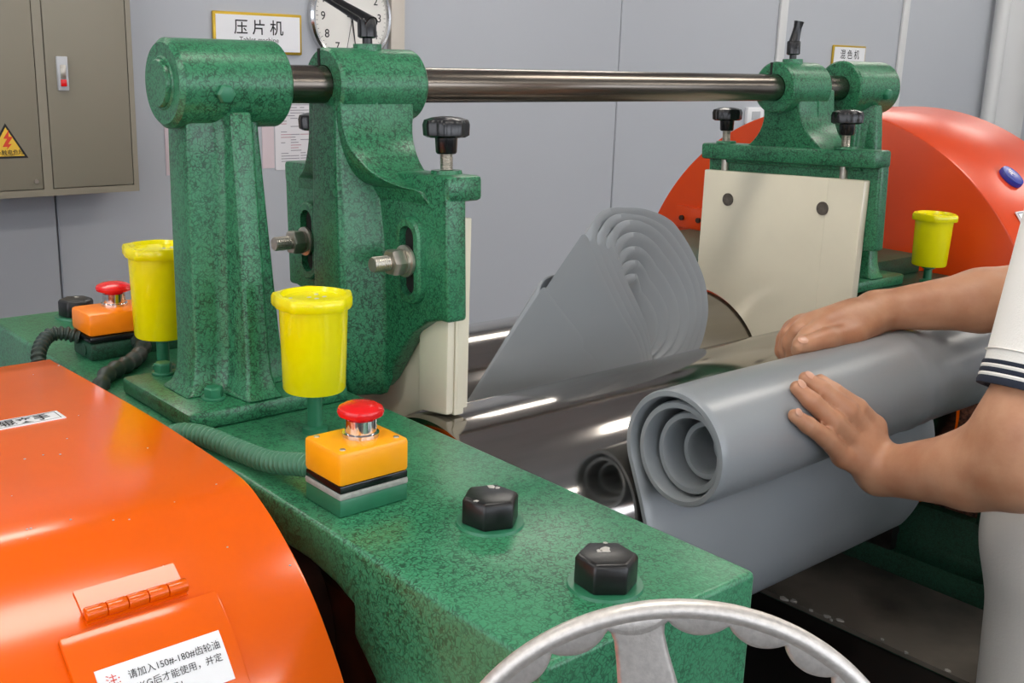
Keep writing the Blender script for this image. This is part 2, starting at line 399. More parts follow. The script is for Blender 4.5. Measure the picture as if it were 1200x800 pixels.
for a in (((1.85, 1.57, FZ), (1.95, 1.65, -1.3)), ((4.30, 1.57, FZ), (4.40, 1.65, -1.27)), ((1.85, 3.9, FZ), (1.95, 3.98, -1.3)), ((4.30, 3.9, FZ), (4.40, 3.98, -1.27))): obj(G().box(*a), 'leg', DARK_STEEL, tr)

# ------------------------------------------------------------------ rolls
def roll(y, label):
    t = thing('mill_roll', label, 'roller', (3.05, y, ZR-RR))
    p = [(0, 0), (RR-.03, 0), (RR-.03, .0), (RR-.004, .004), (RR, .02), (RR, 2.43), (RR-.004, 2.446), (RR-.03, 2.45), (0, 2.45)]
    obj(G().lathe(p, (1.845, y, ZR), (1, 0, 0), 128), 'roll_body', ROLL, t, sharp=25)
    for x in (1.775, 4.325):
        obj(G().lathe([(.16, 0), (RR-.025, 0), (RR-.025, .035), (.16, .035), (.16, 0)], (x, y, ZR), (1, 0, 0), 64), 'end_disc', ORANGE, t)
    obj(G().cyl((1.743, y, ZR), (1.85, y, ZR), .16), 'journal', DARK_STEEL, t); obj(G().cyl((4.29, y, ZR), (4.419, y, ZR), .16), 'journal', DARK_STEEL, t)
    return t
roll(YF, 'polished steel mill roll in front, mirroring the cone of rubber')
roll(YB, 'polished steel mill roll at the back, behind the cone of rubber')

# ------------------------------------------------------------------ guide rod and its posts
RZ, RRAD = .888, .0535
rod = obj(G().lathe([(0, 0), (RRAD-.006, 0), (RRAD, .006), (RRAD, 3.48), (RRAD-.006, 3.486), (0, 3.486)], (1.26, YN, RZ), (1, 0, 0), 48), 'guide_rod', ROD)
tag(rod, 'long round steel rod spanning the two posts above the rolls', 'rod')

def post(name, label, mx, x0, x1, g_mat, detail=True):
    """mx maps distance u from the outer boss face to world X"""
    t = thing(name, label, 'post', (mx(.2), YN, 0))
    def X(g): return g.xf(lambda p: vec(mx(p[0]), p[1], p[2]))
    L = .325; R = .116
    obj(X(G().box((-.062, 2.60, 0), (.43, 3.04, .05))), 'base_plate', g_mat, t, bevel=.012)
    obj(X(G().lathe([(0, -.004), (.066, -.004), (.07, 0), (R-.012, 0), (R, .012), (R, L-.008), (R-.008, L), (RRAD+.001, L)], (0, YN, RZ), (1, 0, 0), 48)), 'boss', g_mat, t, sharp=30)
    obj(X(G().lathe([(0, -.016), (.058, -.016), (.062, -.01), (.062, 0)], (0, YN, RZ), (1, 0, 0), 40)), 'end_cap', g_mat, t)
    # web across the rod with ribs front and back: cross section lofted upward, flaring to the plate
    rings = []
    for z, xa, xb, rib, rt, th in ((.05, -.01, .335, .21, .07, .085), (.07, .018, .32, .19, .058, .07), (.11, .030, .305, .178, .048, .062), (.18, .034, .296, .17, .043, .06), (.45, .034, .272, .150, .04, .06), (.70, .034, .250, .128, .038, .06), (.82, .036, .24, .112, .036, .06)):
        c = .165
        pts = [(xa, -th), (c-rt-.02, -th), (c-rt, -th-.02), (c-rt*.8, -rib), (c+rt*.8, -rib), (c+rt, -th-.02), (c+rt+.02, -th), (xb, -th),
               (xb, th), (c+rt+.02, th), (c+rt, th+.02), (c+rt*.8, rib), (c-rt*.8, rib), (c-rt, th+.02), (c-rt-.02, th), (xa, th)]
        rings.append([(a, YN+b, z) for a, b in pts])
    obj(X(G().loft(rings)), 'column', g_mat, t, bevel=.012, seg=3)
    for (u, y) in ((.058, 2.70), (.048, 3.00), (.34, 2.70), (.34, 2.96)):
        g = G(); hexbolt(g, (0, 0, 0), .026, .034); g.lathe([(0, 0), (.034, 0), (.034, .007), (0, .007)], (0, 0, 0), (0, 0, 1), 24)
        g.xf(lambda p: vec(mx(u)+p[0], y+p[1], .05+p[2])); obj(g, 'hex_bolt', GREEN_PLAIN, t, bevel=.0012, sharp=25)
    g = G().lathe([(0, 0), (.026, 0), (.026, .02), (.021, .028), (0, .028)], (.118, YN-R+.012, RZ-.02), (0, -1, -.1), 6)
    obj(X(g), 'set_screw', GREEN_PLAIN, t, bevel=.0015, sharp=25)
    return t
post('rod_post', 'green cast post bolted to the near beam, holding the left rod end', lambda u: 1.255+u, 0, 0, GREEN)
post('rod_post', 'green cast post at the far end, behind the far guide', lambda u: 4.70-u, 0, 0, GREEN)

# ------------------------------------------------------------------ material guides
def star_knob(g, p, r=.067):
    n = 48; rings = []
    for d, f in ((0, .80), (.006, .97), (.035, 1.0), (.048, .93), (.055, .6), (.058, .2)):
        ring = []
        for k in range(n):
            a = 2*math.pi*k/n; q = 1-.10*(0.5-0.5*math.cos(8*a))*(1 if f > .7 else 0)
            ring.append((p[0]+r*f*q*math.cos(a), p[1]+r*f*q*math.sin(a), p[2]+d))
        rings.append(ring)
    g.loft(rings); g.lathe([(0, -.045), (.026, -.045), (.03, -.04), (.032, 0), (0, 0)], p, (0, 0, 1), 24)
def guide(label, mx, near, tilt=2.5):
    boltY = (-.272, .272) if near else (-.205, .285)
    knobY = (-.335, .335) if near else (-.272, .335)
    t = thing('material_guide', label, 'guide', (mx(.07), YN, -.1))
    ca, sa = math.cos(math.radians(-tilt)), math.sin(math.radians(-tilt))
    def X(g):
        def fn(p):
            y, z = p[1]-YN, p[2]-RZ
            return vec(mx(p[0]), YN+y*ca-z*sa, RZ+y*sa+z*ca)
        return g.xf(fn)
    def XC(g):      # the cheek plate: its upper edge follows the tilt, its lower edge stays on the rolls
        def fn(p):
            k = min(max(p[2]/.45, 0), 1); return vec(mx(p[0]), p[1], p[2]-(p[1]-YN)*math.tan(math.radians(tilt))*k)
        return g.xf(fn)
    def sym(half): return [(YN+a, b) for a, b in half]+[(YN-a, b) for a, b in reversed(half) if a > 1e-6]
    fillet = [(.30-.215*math.sin(a), .675+.165*(1-math.cos(a))) for a in np.linspace(0, math.pi/2, 9)]
    plate = sym([(0, -.03), (.07, -.025), (.11, .01), (.15, .06), (.20, .125), (.26, .185), (.33, .225), (.39, .24), (.435, .24), (.435, .64), (0, .64)])
    obj(X(G().prism(plate, 0, .037, .105)), 'casting', GREEN, t, bevel=.012, seg=3)
    rings = []
    for q in np.linspace(0, 1, 14):
        a = q*math.pi/2; z = .60+.20*(1-math.cos(a)) if q else .56
        hw_ = .36-.27*math.sin(a) if q else .36; uo = .104+(.214-.104)*(1-(1-q)**2); ui = .02-.06*q
        rings.append([(ui, YN-hw_, z), (uo, YN-hw_, z), (uo, YN+hw_, z), (ui, YN+hw_, z)])
    rings.append([(-.04, YN-.085, .88), (.214, YN-.085, .88), (.214, YN+.085, .88), (-.04, YN+.085, .88)])
    obj(X(G().loft(rings)), 'neck', GREEN, t, bevel=.01, seg=3, sharp=50)
    rings = []
    for z, hb, hf, uf in ((-.045, .05, .03, .15), (-.03, .085, .06, .19), (.02, .115, .075, .215), (.15, .13, .078, .225), (.45, .125, .07, .225), (.60, .10, .066, .223), (.70, .072, .064, .222), (.86, .068, .062, .215)):
        rings.append([(.09, YN-hb-.03, z), (.108, YN-hb, z), (uf-.02, YN-hf-.012, z), (uf, YN-hf, z), (uf, YN+hf, z), (uf-.02, YN+hf+.012, z), (.108, YN+hb, z), (.09, YN+hb+.03, z)])
    obj(X(G().loft(rings)), 'rib', GREEN, t, bevel=.014, seg=3)
    obj(X(G().box((-.015, YN-.44, .575), (.104, YN+.44, .645))), 'flange', GREEN, t, bevel=.012)
    b0, b1 = (-.09, .215) if near else (-.10, .17)
    R = .104
    bo = obj(X(G().lathe([(RRAD+.002, b0), (R-.008, b0), (R, b0+.008), (R, b1-.008), (R-.008, b1), (RRAD+.002, b1)], (0, YN, RZ), (1, 0, 0), 48).lathe([(0, 0), (.042, 0), (.042, .022), (0, .022)], (.06 if near else .02, YN, RZ+R-.01), (0, 0, 1), 28)), 'boss', GREEN, t, sharp=30)
    ue = b1 if near else b0
    g = G().box((min(ue-.001, ue+.001), YN+.012, RZ+RRAD), (max(ue-.002, ue+.002), YN+.024, RZ+R-.003))
    obj(X(g), 'key_slot', DARKGAP, bo)
    # cream nylon cheek plate, cut to the rolls
    cut = [(.41-.0, ZR+math.sqrt(.394**2-(.41-.392)**2))]
    cut = [(a, ZR+math.sqrt(max(.394**2-(a-.392)**2, 0))) for a in np.linspace(.41, .035, 16)]
    half = [(0, -.31), (.03, -.30)]+[(a, z) for a, z in reversed(cut)]+[(.41, .525), (0, .525)]
    ch = obj(XC(G().prism(sym(half), 0, 0, .036)), 'cheek_plate', WHITE_CHEEK, t, bevel=.005)
    outer = [(-.41, ZR+math.sqrt(.40**2-.018**2)), (-.27, ZR+math.sqrt(.40**2-.122**2)), (-.27, .28), (-.41, .28)]
    # front wing of the cheek, canted out a little
    wing = [(-.012, YN-.412), (.030, YN-.412), (.034, YN-.22), (-.0015, YN-.24)]
    g = G().add([(u, y, z) for z in (-.02, .523) for u, y in wing], [(3, 2, 1, 0), (4, 5, 6, 7), (0, 1, 5, 4), (1, 2, 6, 5), (2, 3, 7, 6), (3, 0, 4, 7)])
    obj(XC(g), 'cheek_wing', WHITE_CHEEK, ch, bevel=.004)
    if near:
        obj(XC(G().prism([(YN+a, b) for a, b in outer], 0, .037, .066)), 'cheek_foot', WHITE_CHEEK, ch, bevel=.01)
    for s in (-1, 1):
        yb = YN+boltY[(s+1)//2]; zb = .40
        ring = []
        def oval(hw, hh, u): return [(u, yb+hw*math.cos(a), zb+hh*math.sin(a)+(hh-hw if False else 0)) for a in np.linspace(0, 2*math.pi, 33)[:-1]]
        def stad(r, h, u): return [(u, yb+r*math.cos(a), zb+(h if math.sin(a) >= 0 else -h)+r*math.sin(a)) for a in np.linspace(0, 2*math.pi, 33)[:-1]]
        so = obj(X(G().loft([stad(.062, .066, .10), stad(.059, .066, .122), stad(.052, .066, .128), stad(.034, .066, .128), stad(.032, .066, .106)], caps=False)), 'slot_ring', GREEN, t)
        obj(X(G().loft([stad(.032, .066, .104), stad(.032, .066, .107)])), 'slot_hole', DARKGAP, so)
        g = G().lathe([(0, 0), (.046, 0), (.046, .008), (.036, .010), (.036, .018), (0, .018)], (.130, yb, zb), (1, 0, 0), 28)
        st = obj(X(G().cyl((.0, yb, zb), (.245, yb, zb), .020, n=20)), 'stud', STEEL, t)
        obj(X(g), 'washer', STEEL, st)
        obj(X(G().lathe([(0, 0), (.036, 0), (.040, .006), (.040, .034), (.036, .040), (0, .040)], (.148, yb, zb), (1, 0, 0), 6)), 'nut', STEEL, st)
        g = G()
        for k in range(8): g.lathe([(.0195, 0), (.0225, .003), (.0195, .006)], (.192+k*.0065, yb, zb), (1, 0, 0), 16)
        obj(X(g), 'thread', STEEL, st)
        obj(X(G().lathe([(0, 0), (.028, 0), (.028, -.006), (0, -.006)], (0, yb+(0 if s < 0 else .0), zb), (1, 0, 0), 24)), 'bolt_head', WORN_BOLT, t)
        # height-setting screw with a star knob
        yk = YN+knobY[(s+1)//2]
        sc = obj(X(G().cyl((.03, yk, .51), (.03, yk, .735), .0165, n=18)), 'knob_screw', STEEL, t)
        g = G()
        for k in range(14): g.lathe([(.016, 0), (.019, .003), (.016, .006)], (.03, yk, .648+k*.0055), (0, 0, 1), 14)
        obj(X(g), 'thread', STEEL, sc)
        g = G(); star_knob(g, (.03, yk, .745)); obj(X(g), 'star_knob', BLACK, sc)
        obj(X(G().lathe([(0, 0), (.045, 0), (.043, .010), (0, .010)], (.03, yk, .645), (0, 0, 1), 28)), 'screw_pad', GREEN, t)
    # clamping lever on the boss
    uL = .06 if near else .02; zt = RZ+R-.006
    pth = None
    lv = obj(X(G().cyl((uL, YN, zt-.01), (uL, YN, zt+.05), .015, n=16)), 'lever_stud', BLACK_STEEL, t)
    obj(X(G().lathe([(0, 0), (.022, 0), (.028, .004), (.028, .05), (.026, .056), (0, .056)], (uL, YN, zt+.035), (0, 0, 1), 24)), 'lever_hub', BLACK, lv)
    d = vec(0, .30, .16) if near else vec(.012, -.012, .085)
    if near: d = vec(.06, .25, .12)
    p0 = vec(uL, YN, zt+.085); pth = [p0-unit(d)*.02, p0+d*.35, p0+d*.7, p0+d]
    obj(X(G().tube(pth, .02, 12, rads=[.026, .02, .018, .022], ratio=.8)), 'lever_arm', BLACK, lv)
    return t
guide('large green material guide on the rod above the near end of the rolls', lambda u: 1.955-u, True)
guide('green material guide with a broad cream plate at the far end of the rolls', lambda u: 4.0+u, False)

# ------------------------------------------------------------------ grease cups
def grease_cup(x, y, zb, zt, zl, label, r=.089):
    t = thing('grease_cup', label, 'grease cup', (x, y, zb), 'yellow grease cups')
    h = zl-zt
    obj(G().lathe([(0, 0), (.034, 0), (.034, .015), (.02, .02), (.019, zt-zb-.02), (.03, zt-zb-.015), (.03, zt-zb+.001), (0, zt-zb+.001)], (x, y, zb), (0, 0, 1), 24), 'stem', GREEN_PLAIN, t)
    obj(G().lathe([(0, 0), (r*.88, 0), (r*.92, .006), (r, h-.025), (r, h-.02), (0, h-.02)], (x, y, zt), (0, 0, 1), 48), 'cup', YELLOW, t)
    n = 64; rings = []
    def ring(f, z, lob):
        out = []
        for k in range(n):
            a = 2*math.pi*k/n; q = 1+lob*max(0, math.cos(5*a+.5))**3*.09
            out.append((x+r*f*q*math.cos(a), y+r*f*q*math.sin(a), z))
        return out
    rings = [ring(.99, zl-.034, 0), ring(1.10, zl-.034, 1), ring(1.13, zl-.028, 1), ring(1.13, zl-.010, 1), ring(1.09, zl-.002, 1), ring(.95, zl, 0), ring(.88, zl-.012, 0), ring(.10, zl-.012, 0)]
    lid = obj(G().loft(rings), 'lid', YELLOW, t)
    g = G(); rn = random.Random(int(x*100))
    for k in range(7): a = rn.uniform(0, 6.28); q = rn.uniform(.01, .06); g.sphere((x+q*math.cos(a), y+q*math.sin(a), zl-.012), .005, 8, (1.4, 1, .25))
    tag(obj(g, 'paint_chip', CRUMB, lid), kind='stuff')
    return t
grease_cup(1.466, 2.426, 0, .120, .378, 'yellow grease cup on the near beam, behind the single-button control box')
grease_cup(1.392, 3.20, 0, .11, .395, 'yellow grease cup at the back left, beside the two-button control box')
grease_cup(4.90, 2.56, 0, .085, .332, 'yellow grease cup at the far right, in front of the orange cover', r=.086)

# ------------------------------------------------------------------ control boxes
def mush_button(parent, x, y, z, r, m, mushroom=True, name='stop_button'):
    h = .04
    c = obj(G().lathe([(0, 0), (.042, 0), (.042, .008), (.036, .010), (.036, h), (0, h)], (x, y, z), (0, 0, 1), 36), 'button_collar', CHROME, parent)
    if mushroom: p = [(0, h), (.028, h), (.03, h+.006), (r*.96, h+.010), (r, h+.018), (r*.94, h+.026), (r*.7, h+.033), (r*.35, h+.036), (0, h+.037)]
    else: p = [(0, h), (r, h), (r, h+.004), (r*.8, h+.010), (0, h+.012)]
    obj(G().lathe(p, (x, y, z), (0, 0, 1), 40), name, m, c)
eb = thing('control_box', 'amber and green box with one red mushroom stop button on the near beam', 'control box', (1.302, 1.978, 0))
bx = (1.212, 1.906, 1.394, 2.052)
def layer(name, z0, z1, m, par, e=0.0, b=.006): obj(G().box((bx[0]-e, bx[1]-e, z0), (bx[2]+e, bx[3]+e, z1)), name, m, par, bevel=b)
layer('box_base', 0, .042, GREEN_PLAIN, eb)
layer('bare_band', .0405, .056, MATT_GREY, eb, .0005, .004)
layer('gasket', .055, .073, BLACK, eb, -.001, .003)
layer('cover', .072, .150, BOX_YELLOW, eb, .001, .009)
for a in (0, 2):
    for b in (1, 3):
        x = bx[a]+(.02 if a == 0 else -.02); y = bx[b]+(.02 if b == 1 else -.02)
        obj(G().lathe([(0, 0), (.007, 0), (.006, .002), (0, .002)], (x, y, .150), (0, 0, 1), 12), 'cover_screw', STEEL, eb)
mush_button(eb, 1.318, 1.985, .150, .053, RED)
eb2 = thing('control_box', 'orange and black box with red and green buttons at the back left', 'control box', (1.42, 3.48, 0))
bx = (1.244, 3.404, 1.62, 3.556)
layer('box_base', 0, .055, GREEN_DARK, eb2)
layer('gasket', .055, .078, BLACK, eb2, .001)
layer('cover', .078, .152, BOX_ORANGE, eb2, .002, .012)
obj(G().lathe([(0, 0), (.02, 0), (.02, .004), (0, .004)], (1.244, 3.46, .028), (-1, 0, 0), 20), 'knockout', GREEN_DARK, eb2)
mush_button(eb2, 1.365, 3.50, .152, .056, RED)
mush_button(eb2, 1.475, 3.50, .152, .033, BUTTON_GREEN, False, 'start_button')

def conduit(pts, r, label, m, step=.017):
    c = catmull(pts, 40); L = [0]
    for a, b in zip(c, c[1:]): L.append(L[-1]+np.linalg.norm(b-a))
    n = int(L[-1]/step)*4; c = np.array(c); path = []; rad = []
    for i in range(n+1):
        s = L[-1]*i/n; path.append([np.interp(s, L, c[:, k]) for k in range(3)]); rad.append(r*(1.0 if i % 4 in (0, 1) else .76))
    return tag(obj(G().tube(path, r, 14, rads=rad), 'conduit', m, sharp=28), label, 'cable')
conduit([(1.243, 2.052, .062), (1.236, 2.10, .060), (1.215, 2.22, .036), (1.20, 2.36, .028), (1.178, 2.50, .028), (1.145, 2.59, .010), (1.125, 2.65, -.06)], .028, 'green corrugated conduit running into the amber control box', HOSE)
conduit([(1.244, 3.50, .06), (1.20, 3.52, .075), (1.15, 3.52, .07), (1.10, 3.46, .03), (1.09, 3.40, -.04)], .024, 'dark corrugated conduit arching from the left side of the orange control box', HOSE_DARK)
conduit([(1.40, 3.404, .045), (1.395, 3.36, .045), (1.37, 3.32, .03), (1.30, 3.24, .026), (1.20, 3.16, .026), (1.15, 3.10, .0), (1.12, 3.05, -.06)], .027, 'dark smooth conduit bending from the front of the orange control box', HOSE_DARK, .05)

# ------------------------------------------------------------------ near orange cover
nc = thing('gear_cover', 'glossy orange gear cover with hinged lid, at the near left', 'gear cover', (.5, 2.4, FZ))
top = [(3.192, .091), (2.641, .106), (2.323, .107), (2.053, .097), (1.943, .065), (1.84, .007), (1.759, -.056), (1.697, -.123), (1.636, -.207), (1.585, -.31), (1.55, -.42), (1.53, -.56), (1.52, -.75)]
sm = [p for p in catmull([(0, a, b) for a, b in top], 6)]
poly = [(p[1], p[2]) for p in sm]+[(1.52, FZ), (3.2, FZ)]
obj(G().prism(poly, 0, -.35, 1.05), 'shell', ORANGE, nc, bevel=.008, seg=2, sharp=25)
def on_cover(y, off=0.0):
    ys = [p[1] for p in sm]; k = min(range(len(sm)-1), key=lambda i: abs((ys[i]+ys[i+1])/2-y))
    a, b = sm[k], sm[k+1]; f = (y-a[1])/(b[1]-a[1]); p = a+(b-a)*f; t = unit(b-a); nrm = vec(0, t[2], -t[1]); nrm = nrm if nrm[2] > 0 else -nrm
    return p+nrm*off, nrm
# lid on the curve below the hinge
ly = np.linspace(1.80, 1.545, 14)
up = [on_cover(y, .012)[0] for y in ly]; lo_ = [on_cover(y, -.004)[0] for y in ly]
pl = [(p[1], p[2]) for p in up]+[(p[1], p[2]) for p in reversed(lo_)]
lid = obj(G().prism(pl, 0, .566, .862), 'lid', ORANGE, nc, bevel=.003, sharp=30)
hp, hn = on_cover(1.823, .012)
for k in range(5):
    a = .622+k*.0385; obj(G().cyl((a, hp[1], hp[2]), (a+.037, hp[1], hp[2]), .013, n=16), 'hinge_knuckle', ORANGE, nc, bevel=.002)
hl = [on_cover(y, .004)[0] for y in (1.87, 1.83, 1.81)]; h2 = [on_cover(y, -.003)[0] for y in (1.87, 1.83, 1.81)]
obj(G().prism([(p[1], p[2]) for p in hl]+[(p[1], p[2]) for p in reversed(h2)], 0, .622, .812), 'hinge_leaf', ORANGE, nc)
def patch(x0, x1, ys, off, m, name, parent):
    g = G(); top_ = [on_cover(y, off)[0] for y in ys]; bot = [on_cover(y, off-.003)[0] for y in ys]
    return obj(g.prism([(p[1], p[2]) for p in top_]+[(p[1], p[2]) for p in reversed(bot)], 0, x0, x1), name, m, parent)
lb = patch(.602, .835, np.linspace(1.7435, 1.6825, 8), .0135, STICKER, 'label', lid)
lb['label'] = 'white paper label with printed lines about gear oil'
def curved_text(body, name, size, x, y, m, parent, off, align_left=True, bold=0.0):
    t = text(body, name, size, (x, 0, 0), (1, 0, 0), (0, 1, 0), m, parent, center=False, bold=bold)
    base = world_loc(t)
    pc, _ = on_cover(y)
    # bend the flat line onto the cover: walk along the arc
    fine = [on_cover(v, 0) for v in np.linspace(y-.06, y+.06, 121)]
    P = [q[0] for q in fine]; ds = [0]
    for a, b in zip(P, P[1:]): ds.append(ds[-1]+np.linalg.norm(b-a))
    s0 = ds[60]
    for v in t.data.vertices:
        u = (v.co+base-W((0, 0, 0)))/S
        s = s0+u[1]; yy = np.interp(s, ds, [p[1] for p in P]); q, n_ = on_cover(yy, off)
        v.co = W((u[0], q[1], q[2]))-base
    return t
curved_text('注:', 'lettering', .021, .615, 1.722, INK_RED, lb, .0145)
curved_text('请加入150#-180#齿轮油', 'lettering', .0166, .654, 1.7225, INK, lb, .0145)
curved_text('10KG后才能使用，并定', 'lettering', .0166, .652, 1.7075, INK, lb, .0145)
curved_text('期检查油量！', 'lettering', .0166, .652, 1.6925, INK, lb, .0145)
st = patch(.30, .880, np.linspace(2.666, 2.60, 3), .002, STICKER, 'warning_strip', nc)
st['label'] = 'white strip with bold black warning characters'
g = G(); z = .1085
obj(G().box((.31, 2.656, z), (.872, 2.658, z+.0002)).box((.31, 2.606, z), (.872, 2.608, z+.0002)).box((.870, 2.606, z), (.872, 2.658, z+.0002)), 'border', INK, st)
text('当心轧辊夹手', 'lettering', .044, (.735, 2.632, .1092), (1, 0, 0), (0, 1, 0), INK, st, bold=.014, xscale=.9)
g = G(); rn = random.Random(11)
for k in range(34):
    y = rn.uniform(1.75, 3.1); x = rn.uniform(.45, 1.04); p, n_ = on_cover(y, .0005); g.sphere((x, p[1], p[2]), rn.uniform(.001, .0024), 6, (1.3, 1, .6))
tag(obj(g, 'dust_speck', CRUMB, nc), kind='stuff')

# far orange cover
fc = thing('gear_cover', 'large rounded orange gear cover at the far right, behind the far guide', 'gear cover', (5.8, 3.41, FZ))
CY, CZc, CR = 3.41, -.55, 1.31
poly = arc(CY, CZc, CR, -8, 156, 60)
poly = [(CY+CR*math.cos(math.radians(-8)), FZ)]+[p for p in poly if p[1] > -.02 or p[0] < CY]+[(2.2, FZ)]
poly = [(4.60, -.06)]+[p for p in arc(CY, CZc, CR, 24, 180, 64)]+[(CY-CR, FZ), (4.60, FZ)]
obj(G().prism(poly, 0, 5.25, 6.25), 'shell', ORANGE_FAR, fc, bevel=.012, sharp=25)
obj(G().box((5.225, 4.16, -.01), (5.25, 4.40, .12)), 'fixing_flange', ORANGE_FAR, fc, bevel=.006)
for y in (4.22, 4.35): obj(G().cyl((5.21, y, .05), (5.226, y, .05), .016, n=12), 'flange_bolt', RUST_DARK, fc)
obj(G().box((5.225, 4.19, .46), (5.26, 4.24, .51)), 'lug', ORANGE_FAR, fc, bevel=.01)
def rim(th, x, off=0.0): a = math.radians(th); return vec(x, CY+(CR+off)*math.cos(a), CZc+(CR+off)*math.sin(a))
def rim_basis(th):
    a = math.radians(th); n = vec(0, math.cos(a), math.sin(a)); e = vec(0, math.sin(a), -math.cos(a)); return n, e
th = 129.9; n, e = rim_basis(th); c = rim(th, 5.63)
bd = tag(obj(G().lathe([(0, 0), (.066, 0), (.068, .012), (.064, .026), (.056, .024), (0, .022)], c, n, 36), 'badge_disc', BLUE), 'blue round plastic disc on the rim of the far orange cover', 'badge')
text('1', 'lettering', .05, c+n*.0245-e*(-.018)+vec(.012, 0, 0), unit(vec(.8, 0, 0)+.5*e), unit(vec(.5, 0, 0)-.8*e), STICKER, bd, bold=.01)
text('YEA', 'lettering', .036, c+n*.0245+e*.026+vec(.008, 0, 0), unit(vec(.8, 0, 0)+.5*e), unit(vec(.5, 0, 0)-.8*e), STICKER, bd, bold=.01)
th = 142.5; n, e = rim_basis(th); c = rim(th, 5.60, .003)
g = G(); ex = vec(1, 0, 0)
def quad(g, c, ex, ey, n, hw, hh, t):
    v = [c+ex*a*hw+ey*b*hh+n*k for k in (0, t) for a, b in ((-1, -1), (1, -1), (1, 1), (-1, 1))]
    return g.add(v, [(3, 2, 1, 0), (4, 5, 6, 7), (0, 1, 5, 4), (1, 2, 6, 5), (2, 3, 7, 6), (3, 0, 4, 7)])
pl_ = obj(quad(G(), c, ex, -e, n, .19, .085, .006), 'nameplate', STICKER, fc); pl_['label'] = 'white printed plate on the rim'
g = G()
for s in (-1, 1): quad(g, c+n*.006+e*s*.076, ex, -e, n, .18, .003, .001); quad(g, c+n*.006+ex*s*.18, ex, -e, n, .003, .076, .001)
obj(g, 'border', INK_GREY, pl_)
for k in range(3): text(('加油口', '注意', '润滑')[k], 'lettering', .045, c+n*.0075+e*(-.045+.045*k)+ex*(-.08), ex, -e, INK_GREY, pl_)

# ------------------------------------------------------------------ handwheel
R = .333; hc = vec(1.041, .811, -.01)
hw = thing('handwheel', 'cast aluminium handwheel with scalloped rim, in the foreground at the bottom', 'handwheel', hc)
HA = math.radians(48); ha = vec(math.cos(HA), math.sin(HA), 0); hu = vec(-math.sin(HA), math.cos(HA), 0); hz = vec(0, 0, 1)
def hwp(r, a, d): return hc+hu*r*math.cos(a)+hz*r*math.sin(a)+ha*d
rings = []; n = 168; rt = .0125
for k in range(n):
    a = 2*math.pi*k/n; rings.append([hwp(R-rt+rt*math.cos(b), a, -.002+rt*1.1*math.sin(b)) for b in np.linspace(0, 2*math.pi, 17)[:-1]])
rings.append(rings[0]); obj(G().loft(rings, caps=False), 'rim', ALU, hw, sharp=70)
rings = []; n = 480; nb = 24; A0 = math.radians(77.8)
for k in range(n):
    a = 2*math.pi*k/n; f = abs(math.sin(nb*(a-A0-math.pi/nb)/2))**.6
    ri = R-.027-.022*f
    rings.append([hwp(R-.016, a, -.0085), hwp(ri+.008, a, -.0105), hwp(ri+.002, a, -.007), hwp(ri, a, 0), hwp(ri+.002, a, .007), hwp(ri+.008, a, .0105), hwp(R-.016, a, .0085)])
rings.append(rings[0]); obj(G().loft(rings, caps=False), 'grip_web', ALU, hw, sharp=75)
for k in range(5):
    a = A0+2*math.pi*k/5; u = hu*math.cos(a)+hz*math.sin(a); w = -hu*math.sin(a)+hz*math.cos(a); rings = []
    for r, hw_, dep in ((.04, .052, .016), (.15, .046, .013), (.25, .035, .011), (.285, .033, .010), (.30, .036, .010), (.312, .044, .0095)):
        rings.append([hc+u*r+w*hw_*cx+ha*dep*cy for cx, cy in ((-1, -.4), (-.88, -1), (.88, -1), (1, -.4), (1, .4), (.88, 1), (-.88, 1), (-1, .4))])
    obj(G().loft(rings), 'spoke', ALU, hw, bevel=.003)
obj(G().lathe([(0, -.04), (.05, -.04), (.055, -.035), (.07, .012), (.07, .04), (0, .04)], hc, ha, 40), 'hub', ALU, hw)
obj(G().cyl(hc+ha*.03, vec(1.385, 1.195, -.16), .028), 'shaft', DARK_STEEL, hw)

# ------------------------------------------------------------------ rubber sheet rolled up in front
T = .0235
sh = thing('rubber_sheet', 'grey rubber sheet rolled into a tube on the front roll, under the hands', 'rubber sheet', (3.2, 1.94, -.29))
sc_ = vec(1.926, -.100); SR = .193
def spiral_pts(x_shift=True):
    pts = []
    turns = 4.25
    for k in range(int(turns*56)+1):
        tau = k/56; a = math.radians(-34+360*tau); r = SR-T/2-.0345*tau
        sh_ = .0065*tau; c = sc_+vec(math.cos(math.radians(205)), math.sin(math.radians(205)))*sh_
        pts.append((c[0]+r*math.cos(a), c[1]+r*math.sin(a), tau))
    return pts
def lead_pts():
    pts = []
    for a in np.linspace(330, 150, 46):
        f = np.interp(a, [150, 165, 200, 230, 270, 330], [.402, .404, .445, .515, .50, .404])
        pts.append((YF+f*math.cos(math.radians(a)), ZR+f*math.sin(math.radians(a)), 0.0))
    return pts
lead = lead_pts(); spi = spiral_pts()
